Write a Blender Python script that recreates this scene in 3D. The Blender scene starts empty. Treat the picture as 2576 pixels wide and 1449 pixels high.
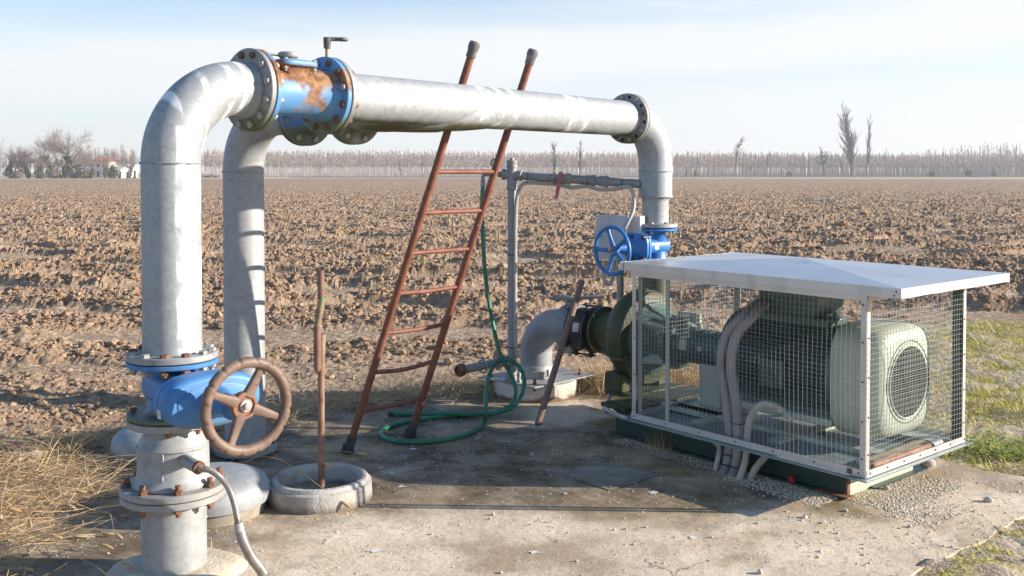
import bpy, bmesh, math, random
import numpy as np
from mathutils import Vector, Matrix, Quaternion
R = math.radians
sc = bpy.context.scene
COL = sc.collection
random.seed(7); rng = np.random.default_rng(7)

# ------------------------------------------------------------------ camera, sky, sun, exposure
H = 1.55; PITCH = R(1.5)
cam = bpy.data.cameras.new('camera'); camo = bpy.data.objects.new('camera', cam); COL.objects.link(camo)
cam.lens = 35.0; cam.sensor_width = 36.0; cam.clip_end = 3000; cam.clip_start = .05
camo.location = (0, 0, H); camo.rotation_euler = (math.pi/2 - PITCH, 0, 0)
K = 2576*35/36; YPP = 432 + K*math.tan(PITCH)
cam.shift_y = -(724.5 - YPP)/2576
sc.camera = camo
SUN_EL = R(17.5); SUN_AZ = R(92.5)            # azimuth from +Y towards +X
S = Vector((math.sin(SUN_AZ)*math.cos(SUN_EL), math.cos(SUN_AZ)*math.cos(SUN_EL), math.sin(SUN_EL)))
sun = bpy.data.lights.new('sun', 'SUN'); suno = bpy.data.objects.new('sun', sun); COL.objects.link(suno)
sun.energy = 4.3; sun.angle = R(.5); sun.color = (1, .905, .775)
suno.rotation_euler = (-S).to_track_quat('-Z', 'Y').to_euler()
sc.view_settings.view_transform = 'Standard'; sc.view_settings.look = 'None'
sc.view_settings.exposure = 1.2; sc.view_settings.gamma = 1; sc.view_settings.use_curve_mapping = False
sc.cycles.max_bounces = 5; sc.cycles.diffuse_bounces = 2; sc.cycles.glossy_bounces = 2
sc.cycles.transparent_max_bounces = 6; sc.cycles.volume_bounces = 0

w = bpy.data.worlds.new('World'); sc.world = w; w.use_nodes = True
nt = w.node_tree; bg = nt.nodes['Background']; bg.inputs['Strength'].default_value = .074
sky = nt.nodes.new('ShaderNodeTexSky'); sky.sky_type = 'NISHITA'; sky.sun_disc = False
sky.sun_elevation = SUN_EL; sky.sun_rotation = SUN_AZ; sky.air_density = 1.0; sky.dust_density = .2; sky.ozone_density = 3.0
tc = nt.nodes.new('ShaderNodeTexCoord'); sep = nt.nodes.new('ShaderNodeSeparateXYZ'); nt.links.new(tc.outputs['Generated'], sep.inputs[0])
def wmath(op, a, b):
    n = nt.nodes.new('ShaderNodeMath'); n.operation = op
    for i, s_ in enumerate((a, b)):
        if isinstance(s_, (int, float)): n.inputs[i].default_value = s_
        else: nt.links.new(s_, n.inputs[i])
    return n.outputs[0]
mp = nt.nodes.new('ShaderNodeMapping'); mp.inputs['Scale'].default_value = (1.6, 1.6, 16); mp.inputs['Rotation'].default_value = (0, R(3), 0)
nt.links.new(tc.outputs['Generated'], mp.inputs[0])
nz = nt.nodes.new('ShaderNodeTexNoise'); nz.inputs['Scale'].default_value = 2.2; nz.inputs['Detail'].default_value = 7; nz.inputs['Roughness'].default_value = .55
nt.links.new(mp.outputs[0], nz.inputs['Vector'])
cc = wmath('SUBTRACT', sep.outputs[2], wmath('MULTIPLY', sep.outputs[0], .05))
cc = wmath('ADD', cc, wmath('MULTIPLY', wmath('SUBTRACT', nz.outputs[0], .5), .055))
rp = nt.nodes.new('ShaderNodeValToRGB'); nt.links.new(cc, rp.inputs[0])
el = rp.color_ramp.elements
stops = [(0, .97), (.035, .93), (.055, .84), (.075, .70), (.098, .96), (.130, .93), (.150, .60), (.185, .30), (.26, .05), (1, 0)]
el[0].position, el[1].position = 0, 1
for p_, v_ in stops[1:-1]: el.new(p_)
for e_, (p_, v_) in zip(rp.color_ramp.elements, stops): e_.position = p_; e_.color = (v_, v_, v_, 1)
mx = nt.nodes.new('ShaderNodeMix'); mx.data_type = 'RGBA'
tint = nt.nodes.new('ShaderNodeMix'); tint.data_type = 'RGBA'; tint.blend_type = 'MULTIPLY'; tint.inputs[0].default_value = 1; nt.links.new(sky.outputs[0], tint.inputs[6]); tint.inputs[7].default_value = (.92, 1.12, 1.25, 1)
nt.links.new(rp.outputs[0], mx.inputs[0]); nt.links.new(tint.outputs[2], mx.inputs[6])
mx.inputs[7].default_value = (5.95, 5.98, 5.95, 1)
nt.links.new(mx.outputs[2], bg.inputs[0])

# ------------------------------------------------------------------ helpers
def P(x, y, Y):                               # the point at forward distance Y seen at (x, y) of the 2576 x 1449 photograph
    cx = (x - 1288)/K; cy = (YPP - y)/K
    d = Vector((cx, math.cos(PITCH) + cy*math.sin(PITCH), -math.sin(PITCH) + cy*math.cos(PITCH)))
    return Vector((0, 0, H)) + d*(Y/d.y)
def G(x, y, z=0.0):                           # the point at height z
    cx = (x - 1288)/K; cy = (YPP - y)/K
    d = Vector((cx, math.cos(PITCH) + cy*math.sin(PITCH), -math.sin(PITCH) + cy*math.cos(PITCH)))
    return Vector((0, 0, H)) + d*((z - H)/d.z)
def frame(axis, up=None):
    a = Vector(axis).normalized()
    if up is None: up = Vector((0, 0, 1)) if abs(a.z) < .9 else Vector((1, 0, 0))
    u = Vector(up) - a*a.dot(Vector(up)); u.normalize()
    return a, u, a.cross(u)
class MB:
    def __init__(s): s.v = []; s.f = []
    def add(s, vs, fs):
        b = len(s.v); s.v += [tuple(q) for q in vs]; s.f += [tuple(i + b for i in q) for q in fs]; return s
    def lathe(s, o, axis, prof, seg=32, a0=0, wob=None):
        o = Vector(o); a, u, v = frame(axis); vs = []; fs = []; n = len(prof)
        for i in range(seg):
            t = a0 + 2*math.pi*i/seg; d = u*math.cos(t) + v*math.sin(t)
            for h, r in prof: vs.append(o + a*h + d*(r if wob is None else r*(1 + wob(t, h))))
        for i in range(seg):
            j = (i + 1) % seg
            for k in range(n - 1):
                fs.append((i*n + k, j*n + k, j*n + k + 1, i*n + k + 1))
        if prof[0][1] > 1e-6: fs.append([i*n for i in range(seg)][::-1])
        if prof[-1][1] > 1e-6: fs.append([i*n + n - 1 for i in range(seg)])
        return s.add(vs, fs)
    def cyl(s, p0, p1, r, seg=16, r1=None):
        p0 = Vector(p0); p1 = Vector(p1); return s.lathe(p0, p1 - p0, [(0, r), ((p1 - p0).length, r if r1 is None else r1)], seg)
    def disc(s, o, axis, h0, h1, r, seg=48, c=.003):     # a plate with chamfered edges
        return s.lathe(o, axis, [(h0, r - c), (h0 + c, r), (h1 - c, r), (h1, r - c)], seg)
    def tube(s, pts, r, seg=12, caps=True):
        pts = [Vector(p) for p in pts]; n = len(pts); rr = r if hasattr(r, '__len__') else [r]*n
        t0 = (pts[1] - pts[0]).normalized(); _, u, v = frame(t0); vs = []; fs = []
        for i, p in enumerate(pts):
            t = (pts[min(i + 1, n - 1)] - pts[max(i - 1, 0)])
            t = t.normalized() if t.length > 1e-9 else t0
            q = t0.rotation_difference(t); u = q @ u; v = q @ v; t0 = t
            for k in range(seg):
                a = 2*math.pi*k/seg; vs.append(p + (u*math.cos(a) + v*math.sin(a))*rr[i])
        for i in range(n - 1):
            for k in range(seg):
                m = (k + 1) % seg; fs.append((i*seg + k, i*seg + m, (i + 1)*seg + m, (i + 1)*seg + k))
        if caps: fs.append(list(range(seg))[::-1]); fs.append([(n - 1)*seg + k for k in range(seg)])
        return s.add(vs, fs)
    def box(s, c, h, ax=None):
        c = Vector(c); X, Y_, Z = ax if ax else (Vector((1, 0, 0)), Vector((0, 1, 0)), Vector((0, 0, 1)))
        vs = [c + X*h[0]*i + Y_*h[1]*j + Z*h[2]*k for i in (-1, 1) for j in (-1, 1) for k in (-1, 1)]
        return s.add(vs, [(0, 1, 3, 2), (4, 6, 7, 5), (0, 4, 5, 1), (2, 3, 7, 6), (0, 2, 6, 4), (1, 5, 7, 3)])
    def loft(s, o, axis, secs, seg=40, up=None, e=2.6):   # superellipse sections (h, half_w, half_h)
        o = Vector(o); a, u, v = frame(axis, up); vs = []; fs = []; n = len(secs)
        for h, hw, hh in secs:
            for i in range(seg):
                t = 2*math.pi*i/seg; c = math.cos(t); q = math.sin(t)
                x = math.copysign(abs(c)**(2/e), c)*hw; y = math.copysign(abs(q)**(2/e), q)*hh
                vs.append(o + a*h + v*x + u*y)
        for k in range(n - 1):
            for i in range(seg):
                j = (i + 1) % seg; fs.append((k*seg + i, k*seg + j, (k + 1)*seg + j, (k + 1)*seg + i))
        fs.append(list(range(seg))[::-1]); fs.append([(n - 1)*seg + i for i in range(seg)])
        return s.add(vs, fs)
    def ball(s, c, r, seg=16, sq=(1, 1, 1), axis=(0, 0, 1)):
        n = 8; return s.lathe(c, axis, [(-r*math.cos(math.pi*i/n)*sq[2], max(r*math.sin(math.pi*i/n)*sq[0], 0)) for i in range(n + 1)], seg)
    def torus(s, c, axis, Rr, r, seg=48, m=10, rw=None, prof=None):
        c = Vector(c); a, u, v = frame(axis); vs = []; fs = []
        for i in range(seg):
            t = 2*math.pi*i/seg; d = u*math.cos(t) + v*math.sin(t)
            for k in range(m):
                q = 2*math.pi*k/m; rr = r if prof is None else r*prof(t, q)
                vs.append(c + d*(Rr + rr*math.cos(q)) + a*((rw or r)*(rr/r))*math.sin(q))
        for i in range(seg):
            j = (i + 1) % seg
            for k in range(m):
                l = (k + 1) % m; fs.append((i*m + k, j*m + k, j*m + l, i*m + l))
        return s.add(vs, fs)
    def mesh(s, name, off=None, sharp=35):
        me = bpy.data.meshes.new(name); vs = s.v if off is None else [(q[0] - off[0], q[1] - off[1], q[2] - off[2]) for q in s.v]
        me.from_pydata(vs, [], s.f)
        bm = bmesh.new(); bm.from_mesh(me); bmesh.ops.remove_doubles(bm, verts=bm.verts, dist=1e-6)
        bmesh.ops.recalc_face_normals(bm, faces=bm.faces); bm.to_mesh(me); bm.free()
        me.polygons.foreach_set('use_smooth', [True]*len(me.polygons)); me.set_sharp_from_angle(angle=R(sharp)); return me
    def build(s, name, m, parent=None, bevel=0, loc=None, sharp=35):   # ONE mesh object; coordinates are the world's
        o = bpy.data.objects.new(name, s.mesh(name, loc, sharp)); COL.objects.link(o); o.data.materials.append(m)
        if loc is not None: o.location = loc
        if parent is not None: attach(o, parent)
        if bevel:
            b = o.modifiers.new('bevel', 'BEVEL'); b.width = bevel; b.segments = 2; b.limit_method = 'ANGLE'; b.angle_limit = R(40)
        return o
def attach(o, parent):
    o.parent = parent
    if parent.type == 'EMPTY': o.matrix_parent_inverse = Matrix.Translation(-Vector(parent.location))
def tag(o, label=None, cat=None, group=None, kind=None):
    if label: o['label'] = label
    if cat: o['category'] = cat
    if group: o['group'] = group
    if kind: o['kind'] = kind
    return o
def thing(name, label, cat, loc, group=None):
    o = bpy.data.objects.new(name, None); COL.objects.link(o); o.location = Vector(loc); o.empty_display_size = .1
    return tag(o, label, cat, group)
def npmesh(name, V, F, m, loc=None, smooth=False):
    V = np.asarray(V, np.float32); F = np.asarray(F, np.int32); k = F.shape[1]
    me = bpy.data.meshes.new(name); me.vertices.add(len(V)); me.vertices.foreach_set('co', V.ravel())
    me.loops.add(F.size); me.loops.foreach_set('vertex_index', F.ravel())
    me.polygons.add(len(F)); me.polygons.foreach_set('loop_start', np.arange(len(F), dtype=np.int32)*k)
    me.update(calc_edges=True)
    me.polygons.foreach_set('use_smooth', np.full(len(F), smooth)); me.materials.append(m)
    o = bpy.data.objects.new(name, me); COL.objects.link(o)
    return o
def smooth_path(pts, n=10):
    pts = [Vector(p) for p in pts]; q = [pts[0]*2 - pts[1]] + pts + [pts[-1]*2 - pts[-2]]; out = []
    for i in range(1, len(q) - 2):
        a, b, c, d = q[i - 1], q[i], q[i + 1], q[i + 2]
        for k in range(n):
            t = k/n; out.append(.5*((2*b) + (c - a)*t + (2*a - 5*b + 4*c - d)*t*t + (3*b - a - 3*c + d)*t**3))
    out.append(pts[-1]); return out
def resample(pts, step):
    out = [pts[0].copy()]; acc = 0
    for a, b in zip(pts, pts[1:]):
        L = (b - a).length
        while acc + L >= step and L > 0:
            a = a + (b - a)*((step - acc)/L); out.append(a.copy()); L = (b - a).length; acc = 0
        acc += L
    return out
def corrugated(pts, r, pitch=.008, d=.14, seg=10, n=12):
    p = resample(smooth_path(pts, n), pitch/2); return MB().tube(p, [r*(1 + (d if i % 2 else 0)) for i in range(len(p))], seg)
def arc(c, e0, e1, Rr, n=14):                 # quarter bend about c from c+e0 to c+e1
    c = Vector(c); return [c + e0*(Rr*math.cos(t)) + e1*(Rr*math.sin(t)) for t in [math.pi/2*i/n for i in range(n + 1)]]

# ------------------------------------------------------------------ materials
def lin(c): return tuple(c) + (1,)
class Mat:
    def __init__(s, name, col=(.5, .5, .5), rough=.6, metal=0, spec=.5):
        s.m = bpy.data.materials.new(name); s.m.use_nodes = True; s.t = s.m.node_tree; s.b = s.t.nodes['Principled BSDF']
        s.b.inputs['Base Color'].default_value = lin(col); s.b.inputs['Roughness'].default_value = rough
        s.b.inputs['Metallic'].default_value = metal; s.b.inputs['Specular IOR Level'].default_value = spec
        s.c = None; s.col = col; s._tc = None
    def coord(s, which='Object'):
        if s._tc is None: s._tc = s.t.nodes.new('ShaderNodeTexCoord')
        return s._tc.outputs[which]
    def math(s, op, a, b=0, clamp=False):
        n = s.t.nodes.new('ShaderNodeMath'); n.operation = op; n.use_clamp = clamp
        for i, q in enumerate((a, b)):
            if isinstance(q, (int, float)): n.inputs[i].default_value = q
            else: s.t.links.new(q, n.inputs[i])
        return n.outputs[0]
    def xyz(s):
        n = s.t.nodes.new('ShaderNodeSeparateXYZ'); s.t.links.new(s.coord(), n.inputs[0]); return n.outputs
    def ramp(s, v, lo, hi):
        n = s.t.nodes.new('ShaderNodeMapRange'); n.interpolation_type = 'SMOOTHSTEP'; s.t.links.new(v, n.inputs[0])
        n.inputs[1].default_value = lo; n.inputs[2].default_value = hi; return n.outputs[0]
    def tex(s, kind, scale, detail=4, stretch=(1, 1, 1), rough=.55, off=0):
        mp = s.t.nodes.new('ShaderNodeMapping'); mp.inputs['Scale'].default_value = stretch; mp.inputs['Location'].default_value = (off, off*1.7, off*.3)
        s.t.links.new(s.coord(), mp.inputs[0])
        if kind == 'noise':
            n = s.t.nodes.new('ShaderNodeTexNoise'); n.inputs['Detail'].default_value = detail; n.inputs['Roughness'].default_value = rough
        else: n = s.t.nodes.new('ShaderNodeTexVoronoi')
        n.inputs['Scale'].default_value = scale; s.t.links.new(mp.outputs[0], n.inputs['Vector']); return n
    def noise(s, scale, lo, hi, **k): return s.ramp(s.tex('noise', scale, **k).outputs[0], lo, hi)
    def mix(s, a, b, f):
        n = s.t.nodes.new('ShaderNodeMix'); n.data_type = 'RGBA'
        for i, q in ((0, f), (6, a), (7, b)):
            if isinstance(q, (int, float)): n.inputs[i].default_value = q
            elif isinstance(q, tuple): n.inputs[i].default_value = lin(q)
            else: s.t.links.new(q, n.inputs[i])
        return n.outputs[2]
    def layer(s, col, f):
        s.c = s.mix(s.c if s.c is not None else s.col, col, f); s.t.links.new(s.c, s.b.inputs['Base Color']); return s
    def rough(s, f, lo, hi):
        n = s.t.nodes.new('ShaderNodeMapRange'); s.t.links.new(f, n.inputs[0]); n.inputs[3].default_value = lo; n.inputs[4].default_value = hi
        s.t.links.new(n.outputs[0], s.b.inputs['Roughness']); return s
    def metal(s, f, lo, hi):
        n = s.t.nodes.new('ShaderNodeMapRange'); s.t.links.new(f, n.inputs[0]); n.inputs[3].default_value = lo; n.inputs[4].default_value = hi
        s.t.links.new(n.outputs[0], s.b.inputs['Metallic']); return s
    def bump(s, h, strength=.3, dist=.01):
        n = s.t.nodes.new('ShaderNodeBump'); n.inputs['Strength'].default_value = strength; n.inputs['Distance'].default_value = dist
        s.t.links.new(h, n.inputs['Height'])
        old = s.b.inputs['Normal'].links
        if old: s.t.links.new(old[0].from_socket, n.inputs['Normal'])
        s.t.links.new(n.outputs[0], s.b.inputs['Normal']); return s
    def objrand(s):
        n = s.t.nodes.new('ShaderNodeObjectInfo'); return n.outputs['Random']
    def island(s):
        n = s.t.nodes.new('ShaderNodeNewGeometry'); return n.outputs['Random Per Island']

def galv(name, base=(.55, .575, .595), moss=None, dirt=.35, smear=None, metal=.4):
    base = tuple(q*.70 for q in base); g = Mat(name, base, .64, metal)
    v = g.tex('voronoi', 75); v2 = g.tex('voronoi', 34, off=3.1)
    sepc = g.t.nodes.new('ShaderNodeSeparateColor'); g.t.links.new(v.outputs['Color'], sepc.inputs[0])
    sp2 = g.t.nodes.new('ShaderNodeSeparateColor'); g.t.links.new(v2.outputs['Color'], sp2.inputs[0])
    g.layer(tuple(q*.70 for q in base), g.math('MULTIPLY', g.math('ADD', g.ramp(sepc.outputs[0], .35, .9), g.ramp(sp2.outputs[1], .4, .95)), .34))
    g.layer(tuple(min(q*1.2, .8) for q in base), g.math('MULTIPLY', g.noise(6, .42, .75, detail=8, rough=.7), .55))
    g.layer((.40, .37, .32), g.math('MULTIPLY', g.noise(5, .56, .8, detail=8, stretch=(1, 1, .35), off=5), dirt))
    g.layer((.33, .31, .28), g.math('MULTIPLY', g.noise(26, .60, .78, detail=5, stretch=(1, 1, .06), off=15), .45))
    g.layer((.16, .14, .12), g.noise(60, .74, .79, detail=2, off=9))
    if smear:                                  # white rings of lime along the pipe
        o, d, spots = smear; dv = g.t.nodes.new('ShaderNodeVectorMath'); dv.operation = 'DOT_PRODUCT'
        g.t.links.new(g.coord(), dv.inputs[0]); dv.inputs[1].default_value = d
        sv = g.math('SUBTRACT', dv.outputs['Value'], Vector(o).dot(Vector(d)))
        sv = g.math('ADD', sv, g.math('MULTIPLY', g.tex('noise', 3, detail=2).outputs[0], .09))
        for c_, w_ in spots:
            f = g.math('SUBTRACT', 1, g.ramp(g.math('ABSOLUTE', g.math('SUBTRACT', sv, c_)), w_*.5, w_))
            g.layer((.84, .84, .82), g.math('MULTIPLY', f, g.noise(9, .38, .56, detail=5, off=c_*3)))
    if moss:                                   # moss that has grown below a height z
        z0, z1 = moss; z = g.xyz()[2]
        zz = g.math('ADD', z, g.math('MULTIPLY', g.math('SUBTRACT', g.tex('noise', 9, detail=6).outputs[0], .5), .05))
        g.layer((.12, .115, .05), g.math('MULTIPLY', g.math('SUBTRACT', 1, g.ramp(zz, z0, z1)), g.noise(2.1, .38, .52, detail=3, off=2)))
    g.rough(g.tex('noise', 12).outputs[0], .56, .76); g.bump(g.tex('noise', 55, detail=3).outputs[0], .12, .003); g.bump(g.tex('noise', 9, detail=2).outputs[0], .1, .01)
    return g.m
def paint(name, base, rust=0, dirt=.3, rough=.42, chip=(.17, .065, .03), rz=None, moss=None):
    g = Mat(name, base, rough, 0)
    g.layer(tuple(min(1, q*1.35 + .02) for q in base), g.math('MULTIPLY', g.noise(7, .45, .75, detail=6), .5))
    g.layer((base[0]*.5 + .05, base[1]*.5 + .045, base[2]*.4 + .03), g.math('MULTIPLY', g.noise(5, .52, .8, detail=7, off=4), dirt))
    if rust:
        n = g.tex('noise', 6, detail=9, rough=.65, off=1.3).outputs[0]
        if rz: n = g.math('ADD', n, g.math('MULTIPLY', g.math('SUBTRACT', g.ramp(g.xyz()[2], rz[0], rz[1]), g.math('MULTIPLY', g.ramp(g.xyz()[2], 1.985, 2.005), .85)), rz[2]))
        f = g.ramp(n, .99 - rust, 1.15 - rust)
        rc = g.mix((.17, .075, .035), (.40, .225, .115), g.noise(22, .35, .7, detail=6))
        g.layer(rc, f); g.rough(f, rough, .85)
    if moss:
        z0, z1 = moss; zz = g.math('ADD', g.xyz()[2], g.math('MULTIPLY', g.math('SUBTRACT', g.tex('noise', 12, detail=6).outputs[0], .5), .06))
        g.layer((.12, .12, .022), g.math('MULTIPLY', g.math('SUBTRACT', 1, g.ramp(zz, z0, z1)), .85))
    g.layer(chip, g.noise(38, .70, .74, detail=3, off=7))
    g.bump(g.tex('noise', 40, detail=4).outputs[0], .15, .004); g.bump(g.tex('noise', 150, detail=3).outputs[0], .3, .0015); return g.m
def rusty(name, base=(.24, .085, .045), b2=(.36, .15, .08), rough=.75, fleck=(.12, .05, .03)):
    g = Mat(name, base, rough, 0)
    g.layer(b2, g.noise(14, .35, .7, detail=7)); g.layer(fleck, g.noise(45, .60, .72, detail=4, off=3))
    g.layer((.55, .47, .42), g.noise(30, .73, .77, detail=3, off=8))
    g.bump(g.tex('noise', 90, detail=4).outputs[0], .25, .002); return g.m

# ------------------------------------------------------------------ the ground
def hash2(i, j, seed):
    n = (i.astype(np.int64)*374761393 + j.astype(np.int64)*668265263 + seed*1442695041) & 0x7fffffff
    n = ((n ^ (n >> 13))*1274126177) & 0x7fffffff
    return ((n ^ (n >> 16)) & 0xffff)/65535.0
def vnoise(x, y, seed):
    i = np.floor(x); j = np.floor(y); fx = x - i; fy = y - j; fx = fx*fx*(3 - 2*fx); fy = fy*fy*(3 - 2*fy)
    a = hash2(i, j, seed); b = hash2(i + 1, j, seed); c = hash2(i, j + 1, seed); d = hash2(i + 1, j + 1, seed)
    return (a*(1 - fx) + b*fx)*(1 - fy) + (c*(1 - fx) + d*fx)*fy
def worley(x, y, seed):
    i = np.floor(x); j = np.floor(y); best = np.full(x.shape, 9.0)
    for di in (-1, 0, 1):
        for dj in (-1, 0, 1):
            px = i + di + hash2(i + di, j + dj, seed); py = j + dj + hash2(i + di, j + dj, seed + 5)
            best = np.minimum(best, (px - x)**2 + (py - y)**2)
    return np.sqrt(best)
def polydist(X, Y, poly):                    # signed distance, positive outside
    d = np.full(X.shape, 1e9); ins = np.zeros(X.shape, bool); n = len(poly)
    for k in range(n):
        ax, ay = poly[k]; bx, by = poly[(k + 1) % n]
        t = np.clip(((X - ax)*(bx - ax) + (Y - ay)*(by - ay))/((bx - ax)**2 + (by - ay)**2), 0, 1)
        d = np.minimum(d, np.hypot(X - ax - t*(bx - ax), Y - ay - t*(by - ay)))
        c = ((ay > Y) != (by > Y)) & (X < (bx - ax)*(Y - ay)/((by - ay) if by != ay else 1e-9) + ax); ins ^= c
    return np.where(ins, -d, d)
SLAB = [(-2.95, 5.22), (-2.4, 5.36), (-2.05, 5.52), (-1.42, 6.26), (-.78, 6.74), (-.1, 6.98), (.1, 7.32), (.42, 7.2), (.66, 6.86), (1.25, 6.86),
        (1.9, 6.45), (2.25, 5.45), (2.44, 5.14), (2.62, 5.0), (2.95, 4.92), (2.27, 4.4), (1.53, 3.79), (.9, 3.1), (.3, 1.2), (-3.3, 1.2), (-3.2, 4.0)]
VERGE = [(.95, 6.9), (1.5, 7.9), (2.1, 9.0), (3.0, 9.75), (4.0, 10.15), (6.0, 10.35), (14, 10.6), (14, .5), (.2, .5), (1.0, 3.0), (1.6, 5.4)]
def rough_poly(poly, step=.06, amp=.02, seed=3):
    out = []; n = len(poly)
    for k in range(n):
        a = np.array(poly[k]); b = np.array(poly[(k + 1) % n]); m = max(1, int(np.hypot(*(b - a))/step))
        for t in range(m): out.append(a + (b - a)*t/m)
    out = np.array(out); out += np.stack([vnoise(out[:, 0]*7, out[:, 1]*7, seed) - .5, vnoise(out[:, 0]*7, out[:, 1]*7, seed + 1) - .5], 1)*2*amp
    return out
# soil
soil = Mat('soil', (.285, .188, .118), .95, 0, .1)
soil.layer((.39, .268, .175), soil.noise(1.7, .35, .7, detail=8)); soil.layer((.17, .115, .075), soil.noise(4.5, .55, .72, detail=8, off=3))
soil.layer((.50, .385, .28), soil.noise(30, .60, .72, detail=5, off=6)); atn = soil.t.nodes.new('ShaderNodeAttribute'); atn.attribute_name = 'straw_cover'; soil.layer((.58, .45, .32), soil.math('MULTIPLY', soil.math('MULTIPLY', atn.outputs['Fac'], .7), soil.noise(16, .38, .64, detail=6, off=8)))
soil.bump(soil.tex('noise', 26, detail=8, rough=.7).outputs[0], .8, .03); soil.bump(soil.tex('noise', 110, detail=4).outputs[0], .5, .008)
far = Mat('far_ground', (.42, .33, .23), .95, 0, .1)
far.layer((.2, .19, .08), far.noise(.02, .45, .6, detail=3))
gm = MB(); gm.add([(-1500, -60, -.35), (1500, -60, -.35), (1500, 1500, -.35), (-1500, 1500, -.35)], [(0, 1, 2, 3)])
ground = gm.build('ground', far.m); tag(ground, kind='structure')
def clump(X, Y):                             # 1 where turned clods lie, 0 on the flat strawy strips between
    wy = Y + .5*vnoise(X*.8, Y*.8, 12); b = .5 + .5*np.sin((wy + .07*X)*2*math.pi/1.7 + 3*vnoise(X*.2, Y*.2, 4))
    v = .40*vnoise(X*.55, wy*1.1, 7) + .22*vnoise(X*1.7, wy*3.0, 6) + .38*b
    t = np.clip((v - .43)/.17, 0, 1); t = t*t*(3 - 2*t); far_ = np.clip((np.hypot(X, Y) - 45)/60, 0, 1); near_ = np.clip(1 - (np.hypot(X, Y) - 7)/3.5, 0, 1)
    t = t*(1 - near_*.6) + near_*.6*vnoise(X*1.3, Y*1.3, 3); return t*(1 - far_) + .6*far_
def field_h(X, Y):
    ds = polydist(X, Y, SLAB); dv = polydist(X, Y, VERGE); d = np.minimum(ds, dv)
    near = np.clip(d/.9, 0, 1); near = near*near*(3 - 2*near)
    dist = np.hypot(X, Y)
    wx = X + .35*vnoise(X*1.1, Y*1.1, 11); wy = Y + .35*vnoise(X*1.1, Y*1.1, 12)
    big = vnoise(wx*.5, wy*.95, 1) + .5*vnoise(wx*1.1, wy*2.1, 2)
    row = np.sin((wy + .10*wx)*2*math.pi/1.25 + 2.2*vnoise(X*.25, Y*.25, 4))
    c1 = np.clip(.62 - worley(wx*3.6, wy*4.6, 21), 0, 1)*(vnoise(X*.9, Y*1.4, 8) > .38)
    c2 = np.clip(.60 - worley(wx*8.5 + 1.1*vnoise(X*9, Y*9, 38), wy*10, 22), 0, 1); c3 = np.abs(vnoise(wx*17, wy*18, 23) - .5)
    mk = clump(X, Y); c4 = np.abs(vnoise(wx*7.5 + .8*vnoise(X*7, Y*7, 39), wy*9.5, 33) - .5)
    rg = .11*c1*vnoise(X*1.3, Y*1.3, 31)*1.3 + .055*c2*vnoise(X*3, Y*3, 35)*2 + .065*c3 + .095*c4*vnoise(X*2, Y*2.6, 36) + .045*np.abs(vnoise(X*24, Y*24, 24) - .5) + .05*vnoise(X*3.1, Y*4.2, 37)
    h = .05*(big - .7) + .05*mk + rg*(.15 + .88*mk) - .02
    h = np.clip(h, -.06, .22)
    grow = .45 + .55*np.clip((dist - 7.5)/5, 0, 1); fade = np.clip(1 - (dist - 150)/90, .12, 1)
    h = -.035 + near*(h*grow*fade + .01)
    return np.where(d < 0, np.maximum(-.035 - np.clip(-d, 0, .4)*.3, -.14), h)
na, nr = 1150, 1150
ang = np.linspace(R(-41), R(41), na); rad = 4.1*np.exp(np.linspace(0, math.log(232/4.1), nr))
A_, R_ = np.meshgrid(ang, rad); FX = R_*np.sin(A_); FY = R_*np.cos(A_); FZ = field_h(FX, FY)
FZ = np.where((FY > 60), FZ, FZ)
idx = np.arange(na*nr).reshape(nr, na)
F = np.stack([idx[:-1, :-1], idx[:-1, 1:], idx[1:, 1:], idx[1:, :-1]], -1).reshape(-1, 4)
_m = clump(FX, FY); FM = 1 - _m
field = npmesh('ploughed_field', np.stack([FX, FY, FZ], -1).reshape(-1, 3), F, soil.m, smooth=False); tag(field, kind='structure')
fa = field.data.attributes.new('straw_cover', 'FLOAT', 'POINT'); fa.data.foreach_set('value', np.ascontiguousarray(FM.ravel(), np.float32))
# far strip of stubble and the grass track beyond the ploughed land
stub = Mat('stubble', (.60, .48, .34), .95, 0, .1); stub.layer((.50, .39, .27), stub.noise(.3, .4, .65, detail=4, stretch=(.2, 1, 1)))
m = MB(); n = 60
pts_in = [(225*math.sin(R(-60 + 120*i/n)), 225*math.cos(R(-60 + 120*i/n))) for i in range(n + 1)]
pts_out = [(330*math.sin(R(-60 + 120*i/n)), 330*math.cos(R(-60 + 120*i/n))) for i in range(n + 1)]
m.add([(x, y, -.02) for x, y in pts_in] + [(x, y, -.02) for x, y in pts_out], [(i, i + 1, n + 2 + i, n + 1 + i) for i in range(n)])
tag(m.build('stubble_strip', stub.m), kind='structure')
gt = Mat('track_grass', (.16, .17, .07), .95, 0, .1); gt.layer((.30, .26, .15), gt.noise(.15, .45, .6, detail=4))
m = MB(); m.add([(-60, 264, .12), (330, 300, .12), (330, 318, .12), (-60, 282, .12)], [(0, 1, 2, 3)])
tag(m.build('grass_track', gt.m), kind='structure')
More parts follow.
